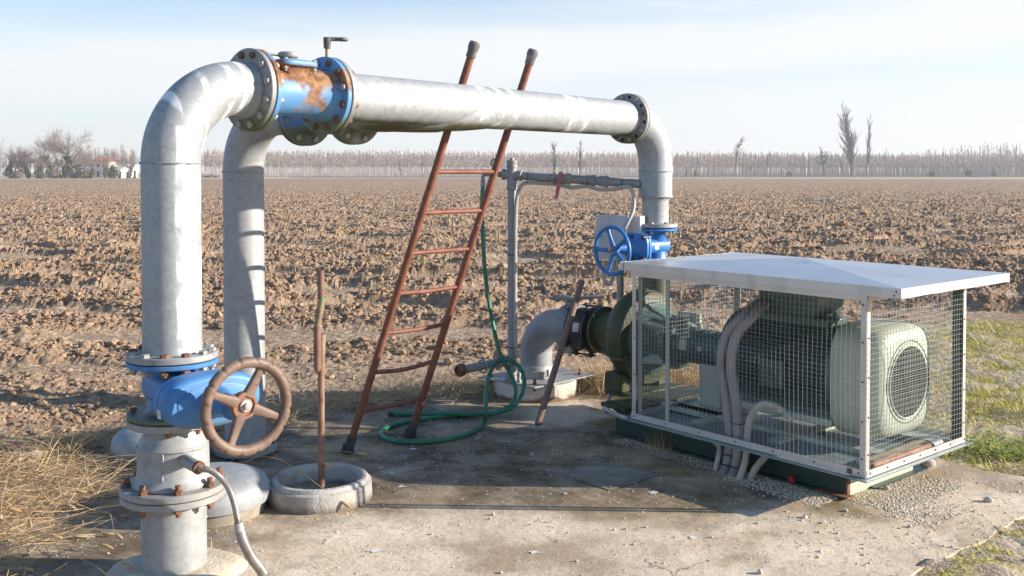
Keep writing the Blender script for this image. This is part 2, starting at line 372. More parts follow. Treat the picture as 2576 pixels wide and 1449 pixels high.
# concrete slab
con = Mat('concrete', (.72, .575, .415), .88, 0, .25)
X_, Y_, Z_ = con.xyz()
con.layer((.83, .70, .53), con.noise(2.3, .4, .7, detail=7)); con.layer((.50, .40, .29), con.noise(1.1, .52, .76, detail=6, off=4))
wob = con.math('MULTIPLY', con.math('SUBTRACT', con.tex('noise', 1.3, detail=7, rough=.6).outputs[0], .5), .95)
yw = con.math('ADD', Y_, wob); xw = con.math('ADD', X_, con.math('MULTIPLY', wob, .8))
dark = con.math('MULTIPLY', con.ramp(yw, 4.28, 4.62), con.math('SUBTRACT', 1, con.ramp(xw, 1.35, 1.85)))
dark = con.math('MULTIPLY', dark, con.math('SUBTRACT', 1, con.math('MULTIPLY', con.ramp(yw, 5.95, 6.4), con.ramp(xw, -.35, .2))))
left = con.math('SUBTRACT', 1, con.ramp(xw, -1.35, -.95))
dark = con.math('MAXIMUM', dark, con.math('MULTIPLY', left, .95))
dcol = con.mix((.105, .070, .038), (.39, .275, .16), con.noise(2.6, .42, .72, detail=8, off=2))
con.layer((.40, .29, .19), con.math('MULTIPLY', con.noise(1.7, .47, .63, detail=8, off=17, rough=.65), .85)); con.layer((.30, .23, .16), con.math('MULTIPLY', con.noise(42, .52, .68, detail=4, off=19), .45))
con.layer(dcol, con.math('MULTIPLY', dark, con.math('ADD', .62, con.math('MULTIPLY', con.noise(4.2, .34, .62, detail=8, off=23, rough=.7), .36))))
moss = con.math('MULTIPLY', con.noise(2.4, .46, .60, detail=6, off=7), con.math('MULTIPLY', con.ramp(xw, .1, .6), con.math('MULTIPLY', con.ramp(yw, 4.3, 4.7), con.math('SUBTRACT', 1, con.ramp(xw, 1.5, 2.0)))))
con.layer((.16, .135, .045), con.math('MULTIPLY', moss, .7))
con.layer((.36, .34, .30), con.math('MULTIPLY', con.noise(5.5, .6, .72, detail=8, off=12), .5))
v = con.tex('voronoi', 26); sp = con.t.nodes.new('ShaderNodeSeparateColor'); con.t.links.new(v.outputs['Color'], sp.inputs[0])
spot = con.math('MULTIPLY', con.math('LESS_THAN', v.outputs['Distance'], .16), con.math('GREATER_THAN', sp.outputs[0], .74)); con.layer((.68, .66, .62), con.math('MULTIPLY', spot, .8))
con.layer((.24, .19, .14), con.math('MULTIPLY', con.noise(70, .62, .7, detail=3, off=21), .6))
crk = con.t.nodes.new('ShaderNodeTexVoronoi'); crk.feature = 'DISTANCE_TO_EDGE'; crk.inputs['Scale'].default_value = 1.15
wv = con.t.nodes.new('ShaderNodeVectorMath'); wv.operation = 'MULTIPLY_ADD'; nn = con.tex('noise', 3, detail=6)
con.t.links.new(nn.outputs['Color'], wv.inputs[0]); wv.inputs[1].default_value = (.35, .35, 0); con.t.links.new(con.coord(), wv.inputs[2]); con.t.links.new(wv.outputs[0], crk.inputs['Vector'])
ck = con.math('MULTIPLY', con.math('LESS_THAN', crk.outputs['Distance'], .0028), con.noise(1.2, .55, .56, off=31)); con.layer((.22, .17, .12), con.math('MULTIPLY', ck, .7))
con.bump(con.tex('noise', 12, detail=8, rough=.65).outputs[0], .35, .02); con.bump(con.tex('noise', 120, detail=3).outputs[0], .5, .004)
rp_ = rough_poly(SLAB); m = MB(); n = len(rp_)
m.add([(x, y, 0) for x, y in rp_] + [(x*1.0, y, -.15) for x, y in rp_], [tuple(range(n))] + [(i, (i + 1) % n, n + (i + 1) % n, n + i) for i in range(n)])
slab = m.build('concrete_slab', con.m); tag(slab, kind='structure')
white = Mat('bird_white', (.78, .77, .74), .8); white.layer((.6, .58, .54), white.noise(60, .5, .7))
for i, (x, y, r, st) in enumerate([(1645, 1240, .06, 2.2), (1742, 1353, .055, 1.5), (945, 1386, .06, 2.4), (1343, 1390, .05, 1.8), (1160, 1320, .035, 1.5), (1390, 1325, .035, 2), (1010, 1225, .04, 2), (955, 1178, .03, 2), (1040, 1130, .035, 3), (985, 1190, .03, 2), (228, 1347, .045, 2.5)]):
    c = G(x, y); m = MB(); k = 36; rr = random.Random(i); vs = [(c.x, c.y, .003)]
    ph = rr.random()*3; sp_ = [.55*rr.uniform(.3, 1.0)*(1.9 if rr.random() < .12 else .8) for _ in range(k)]
    for j in range(k):
        t = 2*math.pi*j/k; q = r*sp_[j]; vs.append((c.x + q*math.cos(t)*st*.62, c.y + q*math.sin(t)*.9 + .25*q*math.cos(t)*math.sin(ph), .003))
    m.add(vs, [(0, 1 + j, 1 + (j + 1) % k) for j in range(k)]); m.build('white_splash', white.m, slab)
# manhole cover: a square slab let into the concrete
mc = [G(1428, 1195), G(1500, 1166), G(1648, 1192), G(1535, 1230)]
ctr = sum(mc, Vector())/4
con2 = Mat('cover_concrete', (.25, .215, .165), .9, 0, .2); con2.layer((.36, .32, .26), con2.noise(6, .4, .7, detail=7)); con2.layer((.17, .145, .10), con2.noise(9, .58, .74, detail=6, off=4)); con2.bump(con2.tex('noise', 40, detail=5).outputs[0], .4, .006)
mh = thing('manhole_cover', 'square grey concrete manhole cover set flush in the slab before the cage', 'manhole cover', (ctr.x, ctr.y, 0))
m = MB()
def ngon(ps, z): return [(p.x, p.y, z) for p in ps]
inn = [ctr + (p - ctr)*.97 for p in mc]; out_ = [ctr + (p - ctr)*1.16 for p in mc]
m.add(ngon(inn, .010) + ngon(inn, -.06), [(0, 1, 2, 3), (4, 5, 1, 0), (5, 6, 2, 1), (6, 7, 3, 2), (7, 4, 0, 3)]); m.build('cover', con2.m, mh, bevel=.004)
gap = Mat('dark_gap', (.03, .026, .02), .95); m = MB(); a = [ctr + (p - ctr)*1.02 for p in mc]; m.add(ngon(a, .003), [(0, 1, 2, 3)]); m.build('joint', gap.m, mh)
m = MB(); k1 = [ctr + (p - ctr)*1.02 for p in mc]; m.add(ngon(k1, .006) + ngon(out_, .004), [(i, (i + 1) % 4, 4 + (i + 1) % 4, 4 + i) for i in range(4)]); m.build('rim', con2.m, mh)
# verge on the right: soil sheet, then grass
vs_ = Mat('verge_soil', (.40, .31, .21), .95, 0, .1); vs_.layer((.56, .46, .345), vs_.noise(3, .4, .65, detail=8)); vs_.layer((.42, .38, .10), vs_.noise(5, .52, .7, detail=6, off=3)); vs_.layer((.13, .10, .07), vs_.noise(14, .6, .72, detail=6, off=9)); vs_.bump(vs_.tex('noise', 20, detail=8).outputs[0], .7, .03)
gx, gy = np.meshgrid(np.linspace(.2, 14, 400), np.linspace(.5, 10.6, 300)); gd = polydist(gx, gy, VERGE); sd = polydist(gx, gy, SLAB)
gz = np.where(sd < -.05, -.05, -.006 + .03*(vnoise(gx*6, gy*6, 3) - .4)*np.clip(sd/.3, .1, 1) + .02*(vnoise(gx*17, gy*17, 5) - .5)); gz = np.where(gd > -.02, -.10, gz)
idx = np.arange(gx.size).reshape(gx.shape); F = np.stack([idx[:-1, :-1], idx[:-1, 1:], idx[1:, 1:], idx[1:, :-1]], -1).reshape(-1, 4)
tag(npmesh('verge_soil', np.stack([gx, gy, gz], -1).reshape(-1, 3), F, vs_.m, smooth=True), kind='structure')

# ---- clods, straw, grass: uncountable stuff
ICO = bmesh.new(); bmesh.ops.create_icosphere(ICO, subdivisions=1, radius=1); IV = np.array([v.co[:] for v in ICO.verts]); IF = np.array([[v.index for v in f.verts] for f in ICO.faces]); ICO.free()
ICO = bmesh.new(); bmesh.ops.create_icosphere(ICO, subdivisions=2, radius=1); IV2 = np.array([v.co[:] for v in ICO.verts]); IF2 = np.array([[v.index for v in f.verts] for f in ICO.faces]); ICO.free()
def rocks(pos, size, base=(IV, IF), jag=.35, flat=.7):
    V0, F0 = base; n = len(pos); k = len(V0)
    sc_ = size[:, None]*rng.uniform(.65, 1.25, (n, 3))*np.array([1, 1, flat])
    V = V0[None]*(1 + jag*rng.uniform(-1, 1, (n, k, 1)))
    q = rng.normal(size=(n, 4)); q /= np.linalg.norm(q, axis=1)[:, None]
    a, b, c, d = q.T
    M = np.stack([np.stack([1 - 2*(c*c + d*d), 2*(b*c - a*d), 2*(b*d + a*c)], -1), np.stack([2*(b*c + a*d), 1 - 2*(b*b + d*d), 2*(c*d - a*b)], -1), np.stack([2*(b*d - a*c), 2*(c*d + a*b), 1 - 2*(b*b + c*c)], -1)], 1)
    V = np.einsum('nij,nkj->nki', M, V)*sc_[:, None, :] + pos[:, None, :]
    return V.reshape(-1, 3), (F0[None] + (np.arange(n)*k)[:, None, None]).reshape(-1, 3)
def fan(n, r0, r1, a0=-36, a1=36, power=1.0):
    r = r0*np.exp(rng.random(n)**power*math.log(r1/r0)); a = np.radians(rng.uniform(a0, a1, n)); return r*np.sin(a), r*np.cos(a)
def outside(x, y, margin=.12):
    d = np.minimum(polydist(x, y, SLAB), polydist(x, y, VERGE)); return d > margin
clod = Mat('clod_soil', (.275, .183, .115), .95, 0, .1); clod.layer((.39, .272, .178), clod.island()); clod.layer((.47, .37, .27), clod.noise(22, .55, .72, detail=6)); clod.layer((.16, .108, .07), clod.noise(9, .58, .74, detail=7, off=5)); clod.bump(clod.tex('noise', 45, detail=6).outputs[0], .6, .012)
x, y = fan(52000, 6.0, 24); ok = outside(x, y) & (clump(x, y) > rng.random(len(x))*.9 + .1); x, y = x[ok], y[ok]
s_ = np.minimum(.005 + rng.gamma(1.0, .0075, len(x))*np.clip((np.hypot(x, y) - 3)/6, .8, 1.7), .06)
V1, F1 = rocks(np.stack([x, y, field_h(x, y) + s_*.25], -1), s_)
x, y = fan(900, 8.5, 40); ok = outside(x, y, .8) & (clump(x, y) > .6); x, y = x[ok], y[ok]
s_ = np.minimum(rng.uniform(.03, .08, len(x))*np.clip(np.hypot(x, y)/14, .7, 1.4), .13)
V2, F2 = rocks(np.stack([x, y, field_h(x, y) + s_*.15], -1), s_, (IV2, IF2), .22, .65)
tag(npmesh('soil_clods', np.concatenate([V1, V2]), np.concatenate([F1, F2 + len(V1)]), clod.m), 'brown clods and small stones of the ploughed soil', 'soil', kind='stuff')
def ribbons(pos, ang, pitch, L, wd, bend=0, seg=2, roll=None):
    n = len(pos); P_ = [pos]; d = np.stack([np.cos(ang)*np.cos(pitch), np.sin(ang)*np.cos(pitch), np.sin(pitch)], -1)
    pt = pitch.copy(); cur = pos.copy(); cs = [cur]
    for k in range(seg):
        dd = np.stack([np.cos(ang)*np.cos(pt), np.sin(ang)*np.cos(pt), np.sin(pt)], -1); cur = cur + dd*(L/seg)[:, None]; cs.append(cur); pt = pt - bend
    side = np.stack([-np.sin(ang), np.cos(ang), np.zeros(n)], -1)
    if roll is not None:
        upv = np.stack([-np.cos(ang)*np.sin(pitch), -np.sin(ang)*np.sin(pitch), np.cos(pitch)], -1); side = side*np.cos(roll)[:, None] + upv*np.sin(roll)[:, None]
    V = []
    for k, c in enumerate(cs):
        wk = (wd*(1 - .75*k/seg))[:, None]; V += [c - side*wk, c + side*wk]
    V = np.stack(V, 1); m_ = V.shape[1]; f = np.array([[2*k, 2*k + 1, 2*k + 3, 2*k + 2] for k in range(seg)])
    return V.reshape(-1, 3), (f[None] + (np.arange(n)*m_)[:, None, None]).reshape(-1, 4)
def join(parts):
    V = []; F = []; b = 0
    for v, f in parts: V.append(v); F.append(f + b); b += len(v)
    return np.concatenate(V), np.concatenate(F)
straw = Mat('straw', (.62, .49, .33), .8, 0, .2); straw.layer((.74, .63, .47), straw.island())
straw.layer((.33, .23, .13), straw.noise(6, .55, .7, detail=3))
# chaff lying over the field, thick in drifts
parts = []
x, y = fan(48000, 6.0, 42, power=.9); ok = outside(x, y, -.25) & (clump(x, y) < rng.random(len(x))*.75); x, y = x[ok], y[ok]; n = len(x)
parts.append(ribbons(np.stack([x, y, np.maximum(field_h(x, y), -.02) + .012 + rng.random(n)*.02], -1), rng.uniform(0, 6.28, n), rng.uniform(-.25, .4, n), rng.uniform(.03, .15, n)*np.clip(np.hypot(x, y)/10, .7, 1.8), rng.uniform(.0008, .002, n)*np.clip(np.hypot(x, y)/10, .7, 1.8), rng.uniform(-.2, .3, n), 2, rng.uniform(-1, 1, n)))
k = 260; x = rng.uniform(-2.4, 2.3, k); y = rng.uniform(3.3, 6.6, k); ok = (polydist(x, y, SLAB) < -.05) & (rng.random(k) < np.where(x < -.6, 1, .35)); x, y = x[ok], y[ok]; n = len(x)
parts.append(ribbons(np.stack([x, y, np.full(n, .006)], -1), rng.uniform(0, 6.28, n), rng.uniform(-.02, .15, n), rng.uniform(.02, .12, n), rng.uniform(.0008, .002, n), rng.uniform(-.1, .1, n), 2, rng.uniform(-.5, .5, n)))
tag(npmesh('straw_litter', *join(parts), straw.m), 'pale straw litter scattered over the ploughed field and slab', 'straw', kind='stuff')
# dead grass along the back edge of the slab
parts = []
edge = [(-3.2, 5.4), (-2.5, 5.5), (-2.05, 5.6), (-1.42, 6.34), (-.78, 6.8), (-.1, 7.05), (.55, 7.25), (.8, 6.95), (1.3, 6.95)]
dens = [700, 1500, 900, 900, 1100, 900, 1500, 800]
for (a, b), dn in zip(zip(edge, edge[1:]), dens):
    k = int(dn); t = rng.random(k); x = a[0] + (b[0] - a[0])*t + rng.normal(0, .10, k); y = a[1] + (b[1] - a[1])*t + rng.normal(.02, .12, k)
    far_ok = np.hypot(x + 1.95, y - 5.42) > .42; x, y = x[far_ok], y[far_ok]; k = len(x)
    parts.append(ribbons(np.stack([x, y, np.full(k, .0) + rng.random(k)*.03], -1), rng.uniform(0, 6.28, k), rng.uniform(-.1, 1.0, k), rng.uniform(.06, .32, k), rng.uniform(.0008, .0022, k), rng.uniform(.05, .35, k), 4, rng.uniform(-1, 1, k)))
k = 2600; c = rng.integers(0, 2, k); x = np.where(c == 0, rng.normal(.86, .18, k), rng.normal(1.2, .2, k)); y = rng.normal(7.05, .13, k)
parts.append(ribbons(np.stack([x, y, rng.random(k)*.04], -1), rng.uniform(0, 6.28, k), rng.uniform(.2, 1.4, k), rng.uniform(.08, .38, k), rng.uniform(.0008, .002, k), rng.uniform(.1, .4, k), 4, rng.uniform(-1, 1, k)))
gold = Mat('dead_grass', (.44, .29, .14), .8, 0, .2); gold.layer((.70, .52, .31), gold.island())
tag(npmesh('dead_grass', *join(parts), gold.m), 'dry matted grass along the back edge of the concrete slab', 'dry grass', kind='stuff')
# tall dry grass at the left foreground, with seed heads
parts = []; k = 1500
x = np.minimum(rng.normal(-2.62, .30, k), -2.0 + .12*rng.random(k)); y = rng.uniform(3.55, 5.2, k)
ang_ = np.where(rng.random(k) < .7, rng.normal(-.15, .55, k), rng.uniform(0, 6.28, k)); L = rng.uniform(.07, .30, k)
parts.append(ribbons(np.stack([x, y, np.zeros(k)], -1), ang_, rng.uniform(.1, 1.1, k), L, rng.uniform(.0009, .0024, k), rng.uniform(.08, .42, k), 5, rng.uniform(-1, 1, k)))
k = 4600; x = rng.normal(-2.45, .32, k); y = rng.uniform(3.5, 5.3, k); x = np.where(x > -1.75, -2.3, x)
parts.append(ribbons(np.stack([x, y, rng.random(k)*.05 + .004], -1), rng.uniform(0, 6.28, k), rng.uniform(-.1, .35, k), rng.uniform(.05, .3, k), rng.uniform(.0007, .0018, k), rng.uniform(-.15, .25, k), 3, rng.uniform(-1, 1, k)))
heads = MB(); hs = random.Random(5)
for i in range(52):
    p0 = Vector((hs.uniform(-2.7, -1.95), hs.uniform(3.65, 5.0), 0)); a = hs.gauss(-.12, .45); L = hs.uniform(.35, .75); pt = hs.uniform(.25, .8); pts = [p0]; seg = 8
    for q in range(seg):
        pts.append(pts[-1] + Vector((math.cos(a)*math.cos(pt), math.sin(a)*math.cos(pt), math.sin(pt)))*(L/seg)); pt -= hs.uniform(.07, .2)
        if pts[-1].z < .012: pts[-1].z = .012
    heads.tube(pts, .0011, 4)
    d = (pts[-1] - pts[-2]).normalized(); hl = hs.uniform(.035, .06)
    heads.lathe(pts[-1] - d*.01, d, [(0, .002), (hl*.15, .006), (hl*.5, .0075), (hl*.85, .0055), (hl, .001)], 7)
for i, (a, b, c) in enumerate([((-1.5, 4.75, 0), (-1.15, 4.62, .22), (-.78, 4.5, .05)), ((-1.6, 4.9, 0), (-1.2, 4.9, .2), (-.9, 4.72, .16)), ((-1.55, 4.8, 0), (-1.2, 5.0, .16), (-.8, 5.1, .1)), ((-1.5, 5, 0), (-1.2, 5.1, .12), (-.85, 5.1, .07))]):
    p = smooth_path([a, b, c], 6); heads.tube(p, .0013, 4); d = (p[-1] - p[-2]).normalized(); heads.lathe(p[-1], d, [(0, .003), (.01, .007), (.03, .008), (.05, .005), (.06, .001)], 7)
hv, hf = np.array(heads.v), heads.f
V, F = join(parts)
tg = npmesh('tall_dry_grass', V, F, gold.m); tag(tg, 'tall straw coloured grass leaning in from the left foreground', 'dry grass', kind='stuff')
shead = Mat('seed_head', (.40, .25, .12), .9); shead.layer((.55, .40, .22), shead.island()); tag(heads.build('foxtail_stems', shead.m), 'foxtail stems with furry brown seed heads at the left foreground', 'dry grass', kind='stuff')
# green and yellow grass on the verge
gr = Mat('grass_blade', (.48, .46, .08), .75, 0, .25); gr.layer((.80, .68, .18), gr.island()); gr.layer((.76, .60, .36), gr.noise(2.6, .51, .64, detail=6)); gr.layer((.34, .37, .06), gr.math('MULTIPLY', gr.noise(2.6, .55, .66, detail=3, off=6), .8))
k = 170000; x = rng.uniform(1.0, 8.0, k); y = rng.uniform(4.6, 10.4, k)
dn = vnoise(x*2.3, y*2.3, 61)*.6 + vnoise(x*6, y*6, 62)*.4
ok = (polydist(x, y, VERGE) < -.02) & (polydist(x, y, SLAB) > .02) & (dn > .20) & (x < y*.75 + .6); ok &= ~((y < 5.0) & (x < 2.8)); x, y, dn = x[ok], y[ok], dn[ok]; n = len(x)
parts = [ribbons(np.stack([x, y, np.full(n, -.015)], -1), rng.uniform(0, 6.28, n), rng.uniform(.35, 1.45, n), rng.uniform(.018, .06, n)*(.6 + dn), rng.uniform(.0016, .004, n), rng.uniform(.1, .6, n), 3)]
for (cx, cy), q, hh in [((3.35, 6.3), 60, .22), ((3.1, 5.7), 40, .2), ((4.2, 7.4), 50, .2)]:
    x = rng.normal(cx, .05, q); y = rng.normal(cy, .05, q); parts.append(ribbons(np.stack([x, y, np.full(q, -.01)], -1), rng.uniform(0, 6.28, q), rng.uniform(.9, 1.5, q), rng.uniform(.1, hh, q), rng.uniform(.0015, .003, q), rng.uniform(.05, .2, q), 3))
# sparse tufts along the diagonal edge of the slab
for cx, cy in [(2.55, 4.55), (2.3, 4.36), (2.12, 4.22), (1.95, 4.05), (2.4, 4.5), (1.78, 3.93), (1.64, 3.8), (1.72, 3.88), (2.2, 4.26), (1.86, 4.0)]:
    q = rng.integers(40, 120); x = rng.normal(cx + .03, .035, q); y = rng.normal(cy - .02, .03, q)
    parts.append(ribbons(np.stack([x, y, np.full(q, -.01)], -1), rng.uniform(0, 6.28, q), rng.uniform(.2, 1.3, q), rng.uniform(.02, .055, q), rng.uniform(.0015, .003, q), rng.uniform(.1, .5, q), 3))
tag(npmesh('verge_grass', *join(parts), gr.m), 'short green and yellow grass of the verge beside the cage', 'grass', kind='stuff')
# low leafy weeds where the grass meets the concrete
wl = Mat('weed_leaf', (.16, .26, .03), .6, 0, .3); wl.layer((.42, .46, .07), wl.island())
k = 5200; t = rng.random(k); ex = np.interp(t, [0, .35, .6, 1], [1.95, 2.3, 2.62, 3.6]); ey = np.interp(t, [0, .35, .6, 1], [6.3, 5.62, 5.22, 5.05]); x = ex + np.abs(rng.normal(0, .22, k)); y = ey + np.abs(rng.normal(0, .13, k)); ok = (polydist(x, y, SLAB) > .0) & (vnoise(x*5, y*5, 71) > .33); x, y = x[ok], y[ok]; n = len(x)
tag(npmesh('leafy_weeds', *ribbons(np.stack([x, y, rng.uniform(.0, .05, n)], -1), rng.uniform(0, 6.28, n), rng.uniform(-.1, .7, n), rng.uniform(.012, .03, n), rng.uniform(.004, .008, n), rng.uniform(.1, .4, n), 2), wl.m), 'low bright green leafy weeds along the edge of the concrete', 'weeds', kind='stuff')

# ------------------------------------------------------------------ pipework
GALV = galv('galvanised_steel'); GALVC = galv('galvanised_column', base=(.53, .54, .545), dirt=.75)
PA = Vector((-1.305, 3.81, 0)); PB = Vector((-1.473, 5.46, 0)); HD = Vector((.634, .7733, 0)).normalized(); HZ = 1.885; HA = PA + Vector((0, 0, HZ))
BD = Vector((.7733, -.634, 0)).normalized(); BZ = 1.852; HB = PB + Vector((0, 0, BZ)); UP = Vector((0, 0, 1))
GALVH = galv('galvanised_header', base=(.57, .59, .605), dirt=.25, moss=(1.772, 1.805), smear=(HA, tuple(HD), [(1.78, .05), (1.9, .03), (2.02, .025), (2.55, .05), (2.66, .04), (.83, .035)]))
GALVE = galv('galvanised_elbow', base=(.55, .575, .595), dirt=.3, smear=(HA, tuple(HD), [(.02, .02), (.14, .015), (.245, .02), (.31, .015)]))
FLG = galv('flange_steel', base=(.47, .47, .46), dirt=.8, moss=(1.72, 1.83))
FLGL = galv('flange_steel_low', base=(.50, .50, .49), dirt=.8)
BLUE = paint('blue_paint', (.055, .195, .44), dirt=.4, rough=.5)
BLUEM = paint('blue_paint_mossy', (.055, .195, .44), dirt=.55, rough=.5, moss=(.625, .675))
BLUER = paint('blue_paint_rusted', (.10, .255, .48), rust=.44, rz=(1.86, 1.965, .26), dirt=.5, rough=.5, moss=(1.755, 1.80))
BLUEB = paint('blue_paint_new', (.03, .17, .46), dirt=.2, rough=.42)
RUSTN = rusty('rusty_bolt', (.14, .06, .033), (.24, .12, .065)); ZINC = galv('zinc_bolt', base=(.55, .53, .49), dirt=.9)
CAST = rusty('brown_cast_iron', (.145, .085, .06), (.21, .14, .105), .55, (.10, .055, .035)); CASTR = rusty('brown_hub', (.22, .095, .055), (.27, .13, .08), .6)
RUB = Mat('black_rubber', (.03, .03, .03), .7); RUB.layer((.09, .085, .08), RUB.noise(9, .45, .7)); RUB = RUB.m
STAIN = galv('bright_steel', base=(.62, .60, .56), dirt=.5)
def bolt_mesh(grip, r=.0125, stud=.012, nuts=False):
    m = MB(); hexp = lambda o, a, h, r_: m.lathe(o, a, [(0, r_), (h - .0015, r_), (h, r_*.9)], 6)
    if nuts: hexp((0, 0, 0), (0, 0, 1), r*1.0, r*1.15); m.lathe((0, 0, r), (0, 0, 1), [(0, r*.72), (stud, r*.72), (stud + .002, r*.6)], 12)
    else: hexp((0, 0, 0), (0, 0, 1), r*.85, r*1.15)
    m.lathe((0, 0, -grip), (0, 0, 1), [(0, r*.6), (grip, r*.6)], 10)
    hexp((0, 0, -grip), (0, 0, -1), r*1.0, r*1.15); m.lathe((0, 0, -grip - r), (0, 0, -1), [(0, r*.66), (stud*.7, r*.66), (stud*.7 + .002, r*.5)], 12)
    return m.mesh('bolt', sharp=30)
BM = {}
def bolts(parent, c, axis, Rr, n, grip, mats, r=.0125, phase=0, nuts=False, stud=.012, skip=()):
    axis = Vector(axis).normalized(); a, u, v = frame(axis); c = Vector(c); rr = random.Random(int(c.length*1000) + n)
    for i in range(n):
        if i in skip: continue
        mt = rr.choice(mats); key = (grip, r, nuts, mt.name, stud)
        if key not in BM: BM[key] = bolt_mesh(grip, r, stud, nuts); BM[key].materials.append(mt)
        o = bpy.data.objects.new('bolt', BM[key]); COL.objects.link(o); t = phase + 2*math.pi*i/n
        M = Matrix((u, v, a)).transposed().to_4x4() @ Matrix.Rotation(rr.random()*3, 4, 'Z'); M.translation = c + (u*math.cos(t) + v*math.sin(t))*Rr
        o.parent = parent
        if parent.type == 'EMPTY': o.matrix_parent_inverse = Matrix.Translation(-Vector(parent.location))
        o.matrix_basis = M
def flange(parent, c, axis, h0, h1, r, m, hole=0, name='flange'):
    return MB().disc(c, axis, h0, h1, r).build(name, m, parent)
def seam(parent, c, axis, r, m=None, name='weld_seam'):
    rr = random.Random(3); ph = [rr.uniform(.5, 1.5) for _ in range(64)]
    MB().torus(c, axis, r, .0045, 64, 6, prof=lambda t, q: ph[int(t/6.2832*64) % 64]).build(name, m or GALV, parent)

# 1. the front wellhead column up to the gate valve
t = thing('wellhead_column', 'thick galvanised steel column rising from the slab under the blue valve, cone shaped top', 'pipe', PA)
MB().lathe(PA, UP, [(-.1, .121), (.303, .121)], 64).build('lower_pipe', GALVC, t)
f1 = MB().disc(PA, UP, .300, .325, .195, 64).build('flange', FLGL, t); f2 = MB().disc(PA, UP, .329, .355, .197, 64).build('flange', FLGL, t)
bolts(f2, PA + UP*.355, UP, .170, 8, .055, [RUSTN], .0155, phase=.42, nuts=True, stud=.017)
b = MB().lathe(PA, UP, [(.355, .152), (.358, .155), (.366, .156), (.376, .147), (.386, .138), (.40, .134), (.5, .132), (.507, .133), (.511, .129), (.53, .121), (.55, .108), (.566, .101), (.587, .099)], 64).build('reducer', GALVC, t)
seam(t, PA + UP*.503, UP, .1325, GALVC)
ws = MB(); rr = random.Random(4); toc = Vector((-PA.x - .3, -PA.y, 0)).normalized(); q0 = frame(UP)[0]; dseam = (Matrix.Rotation(R(-17), 3, 'Z') @ Vector((-PA.x, -PA.y, 0)).normalized())
ws.tube([PA + dseam*.133 + UP*(.385 + .006*i) + Vector((rr.uniform(-.0015, .0015), 0, 0)) for i in range(20)], [.003*rr.uniform(.6, 1.7) for i in range(20)], 6).build('weld_seam', GALVC, t)
f3 = MB().disc(PA, UP, .584, .610, .170, 64).build('flange', FLGL, t); bolts(f3, PA + UP*.637, UP, .145, 8, .053, [RUSTN, RUSTN], .0125, phase=.2, skip=(3, 5))
# bent spur on the reducer that takes the flexible conduit
sd = Vector((.42, -.907, 0)).normalized(); s_a, s_b, s_c = P(466, 1159, 3.70), P(474, 1163, 3.655), P(499, 1176, 3.615); side = (s_c - s_b).normalized()
p = smooth_path([s_a, s_a.lerp(s_b, .6), s_b + side*.012, s_c], 5); MB().tube(p, [.024]*6 + [.023]*(len(p) - 6), 18).build('spur', GALVC, t)
e = p[-1]; MB().cyl(e - side*.004, e + side*.008, .0245, 18).build('spur_collar', RUSTN, t); MB().cyl(e + side*.008, e + side*.024, .011, 14).build('nipple', STAIN, t)
pe = e + side*.022
cd = Mat('metal_conduit', (.33, .31, .28), .45, .6); cd.layer((.24, .20, .14), cd.noise(20, .45, .7, detail=4)); cd = cd.m
fc = thing('flexible_conduit', 'ribbed grey flexible conduit drooping from the column spur to the concrete', 'conduit', G(655, 1425))
pth = [pe, P(528, 1183, 3.60), P(556, 1203, 3.59), P(577, 1232, 3.60), P(590, 1270, 3.62), P(597, 1305, 3.63), P(600, 1322, 3.63)]
corrugated(pth, .0105, .0062, .14, 12, 16).build('upper_conduit', cd, fc)
MB().cyl(P(599, 1314, 3.63), P(603, 1334, 3.635), .0155, 16, .018).build('joint_sleeve', Mat('sleeve', (.42, .42, .42), .5, .3).m, fc)
corrugated([P(602, 1330, 3.635), P(612, 1362, 3.65), P(630, 1398, 3.67), P(655, 1432, 3.71), P(660, 1440, 3.72)], .0175, .0085, .12, 14, 14).build('lower_conduit', cd, fc)
# concrete collar round its foot
col = Mat('collar_concrete', (.52, .44, .33), .92, 0, .2); col.layer((.62, .55, .44), col.noise(9, .4, .7, detail=7)); col.layer((.25, .2, .15), col.noise(5, .58, .75, detail=6, off=3)); col.bump(col.tex('noise', 45, detail=7).outputs[0], .6, .012)
MB().lathe(PA, UP, [(-.05, .25), (.0, .245), (.018, .23), (.030, .20), (.035, .16), (.037, .121)], 48, wob=lambda a, h: .08*math.sin(2*a + 1) + .05*math.sin(5*a) if h < .05 else 0).build('footing', col.m, t)

# 2. front gate valve with the brown handwheel
VD = Vector((math.sin(R(43)), -math.cos(R(43)), 0)); VW = Vector((VD.y, -VD.x, 0))*-1; VZ = .728; VO = PA + UP*VZ
def gate_valve(name, label, O, zt, zb, rf, neck, D, L, hw, hh, blue, thick=.018):
    t = thing(name, label, 'gate valve', O)
    body = MB().lathe(O, UP, [(zb - O.z + thick, neck*1.15), (zb - O.z + thick + .012, neck*.98), (-.02, neck*.93), (.02, neck*.93), (zt - O.z - thick - .012, neck*.98), (zt - O.z - thick, neck*1.15)], 40)
    body.loft(O, D, [(-neck*1.02, neck*.55, hh*.6), (-neck*.85, neck*.95, hh*.8), (0, neck*1.06, hh*.80), (L*.45, hw*.60, hh*.78), (L*.88, hw*.64, hh*.78)], 48)
    body.build('body', blue, t, sharp=50)
    for z0, z1 in ((zb, zb + thick), (zt - thick, zt)): MB().disc(Vector((O.x, O.y, 0)), UP, z0, z1, rf, 56).build('flange', blue, t)
    return t
gv = gate_valve('gate_valve', 'large blue gate valve with a brown cast handwheel on the front column', VO, .831, .614, .170, .094, VD, .27, .18, .085, BLUEM)
r1 = MB().loft(VO, VD, [(.236, .172, .085), (.240, .180, .092), (.270, .180, .092), (.276, .170, .084)], 64, e=2.5).build('bonnet_flange', BLUEM, gv, sharp=50)
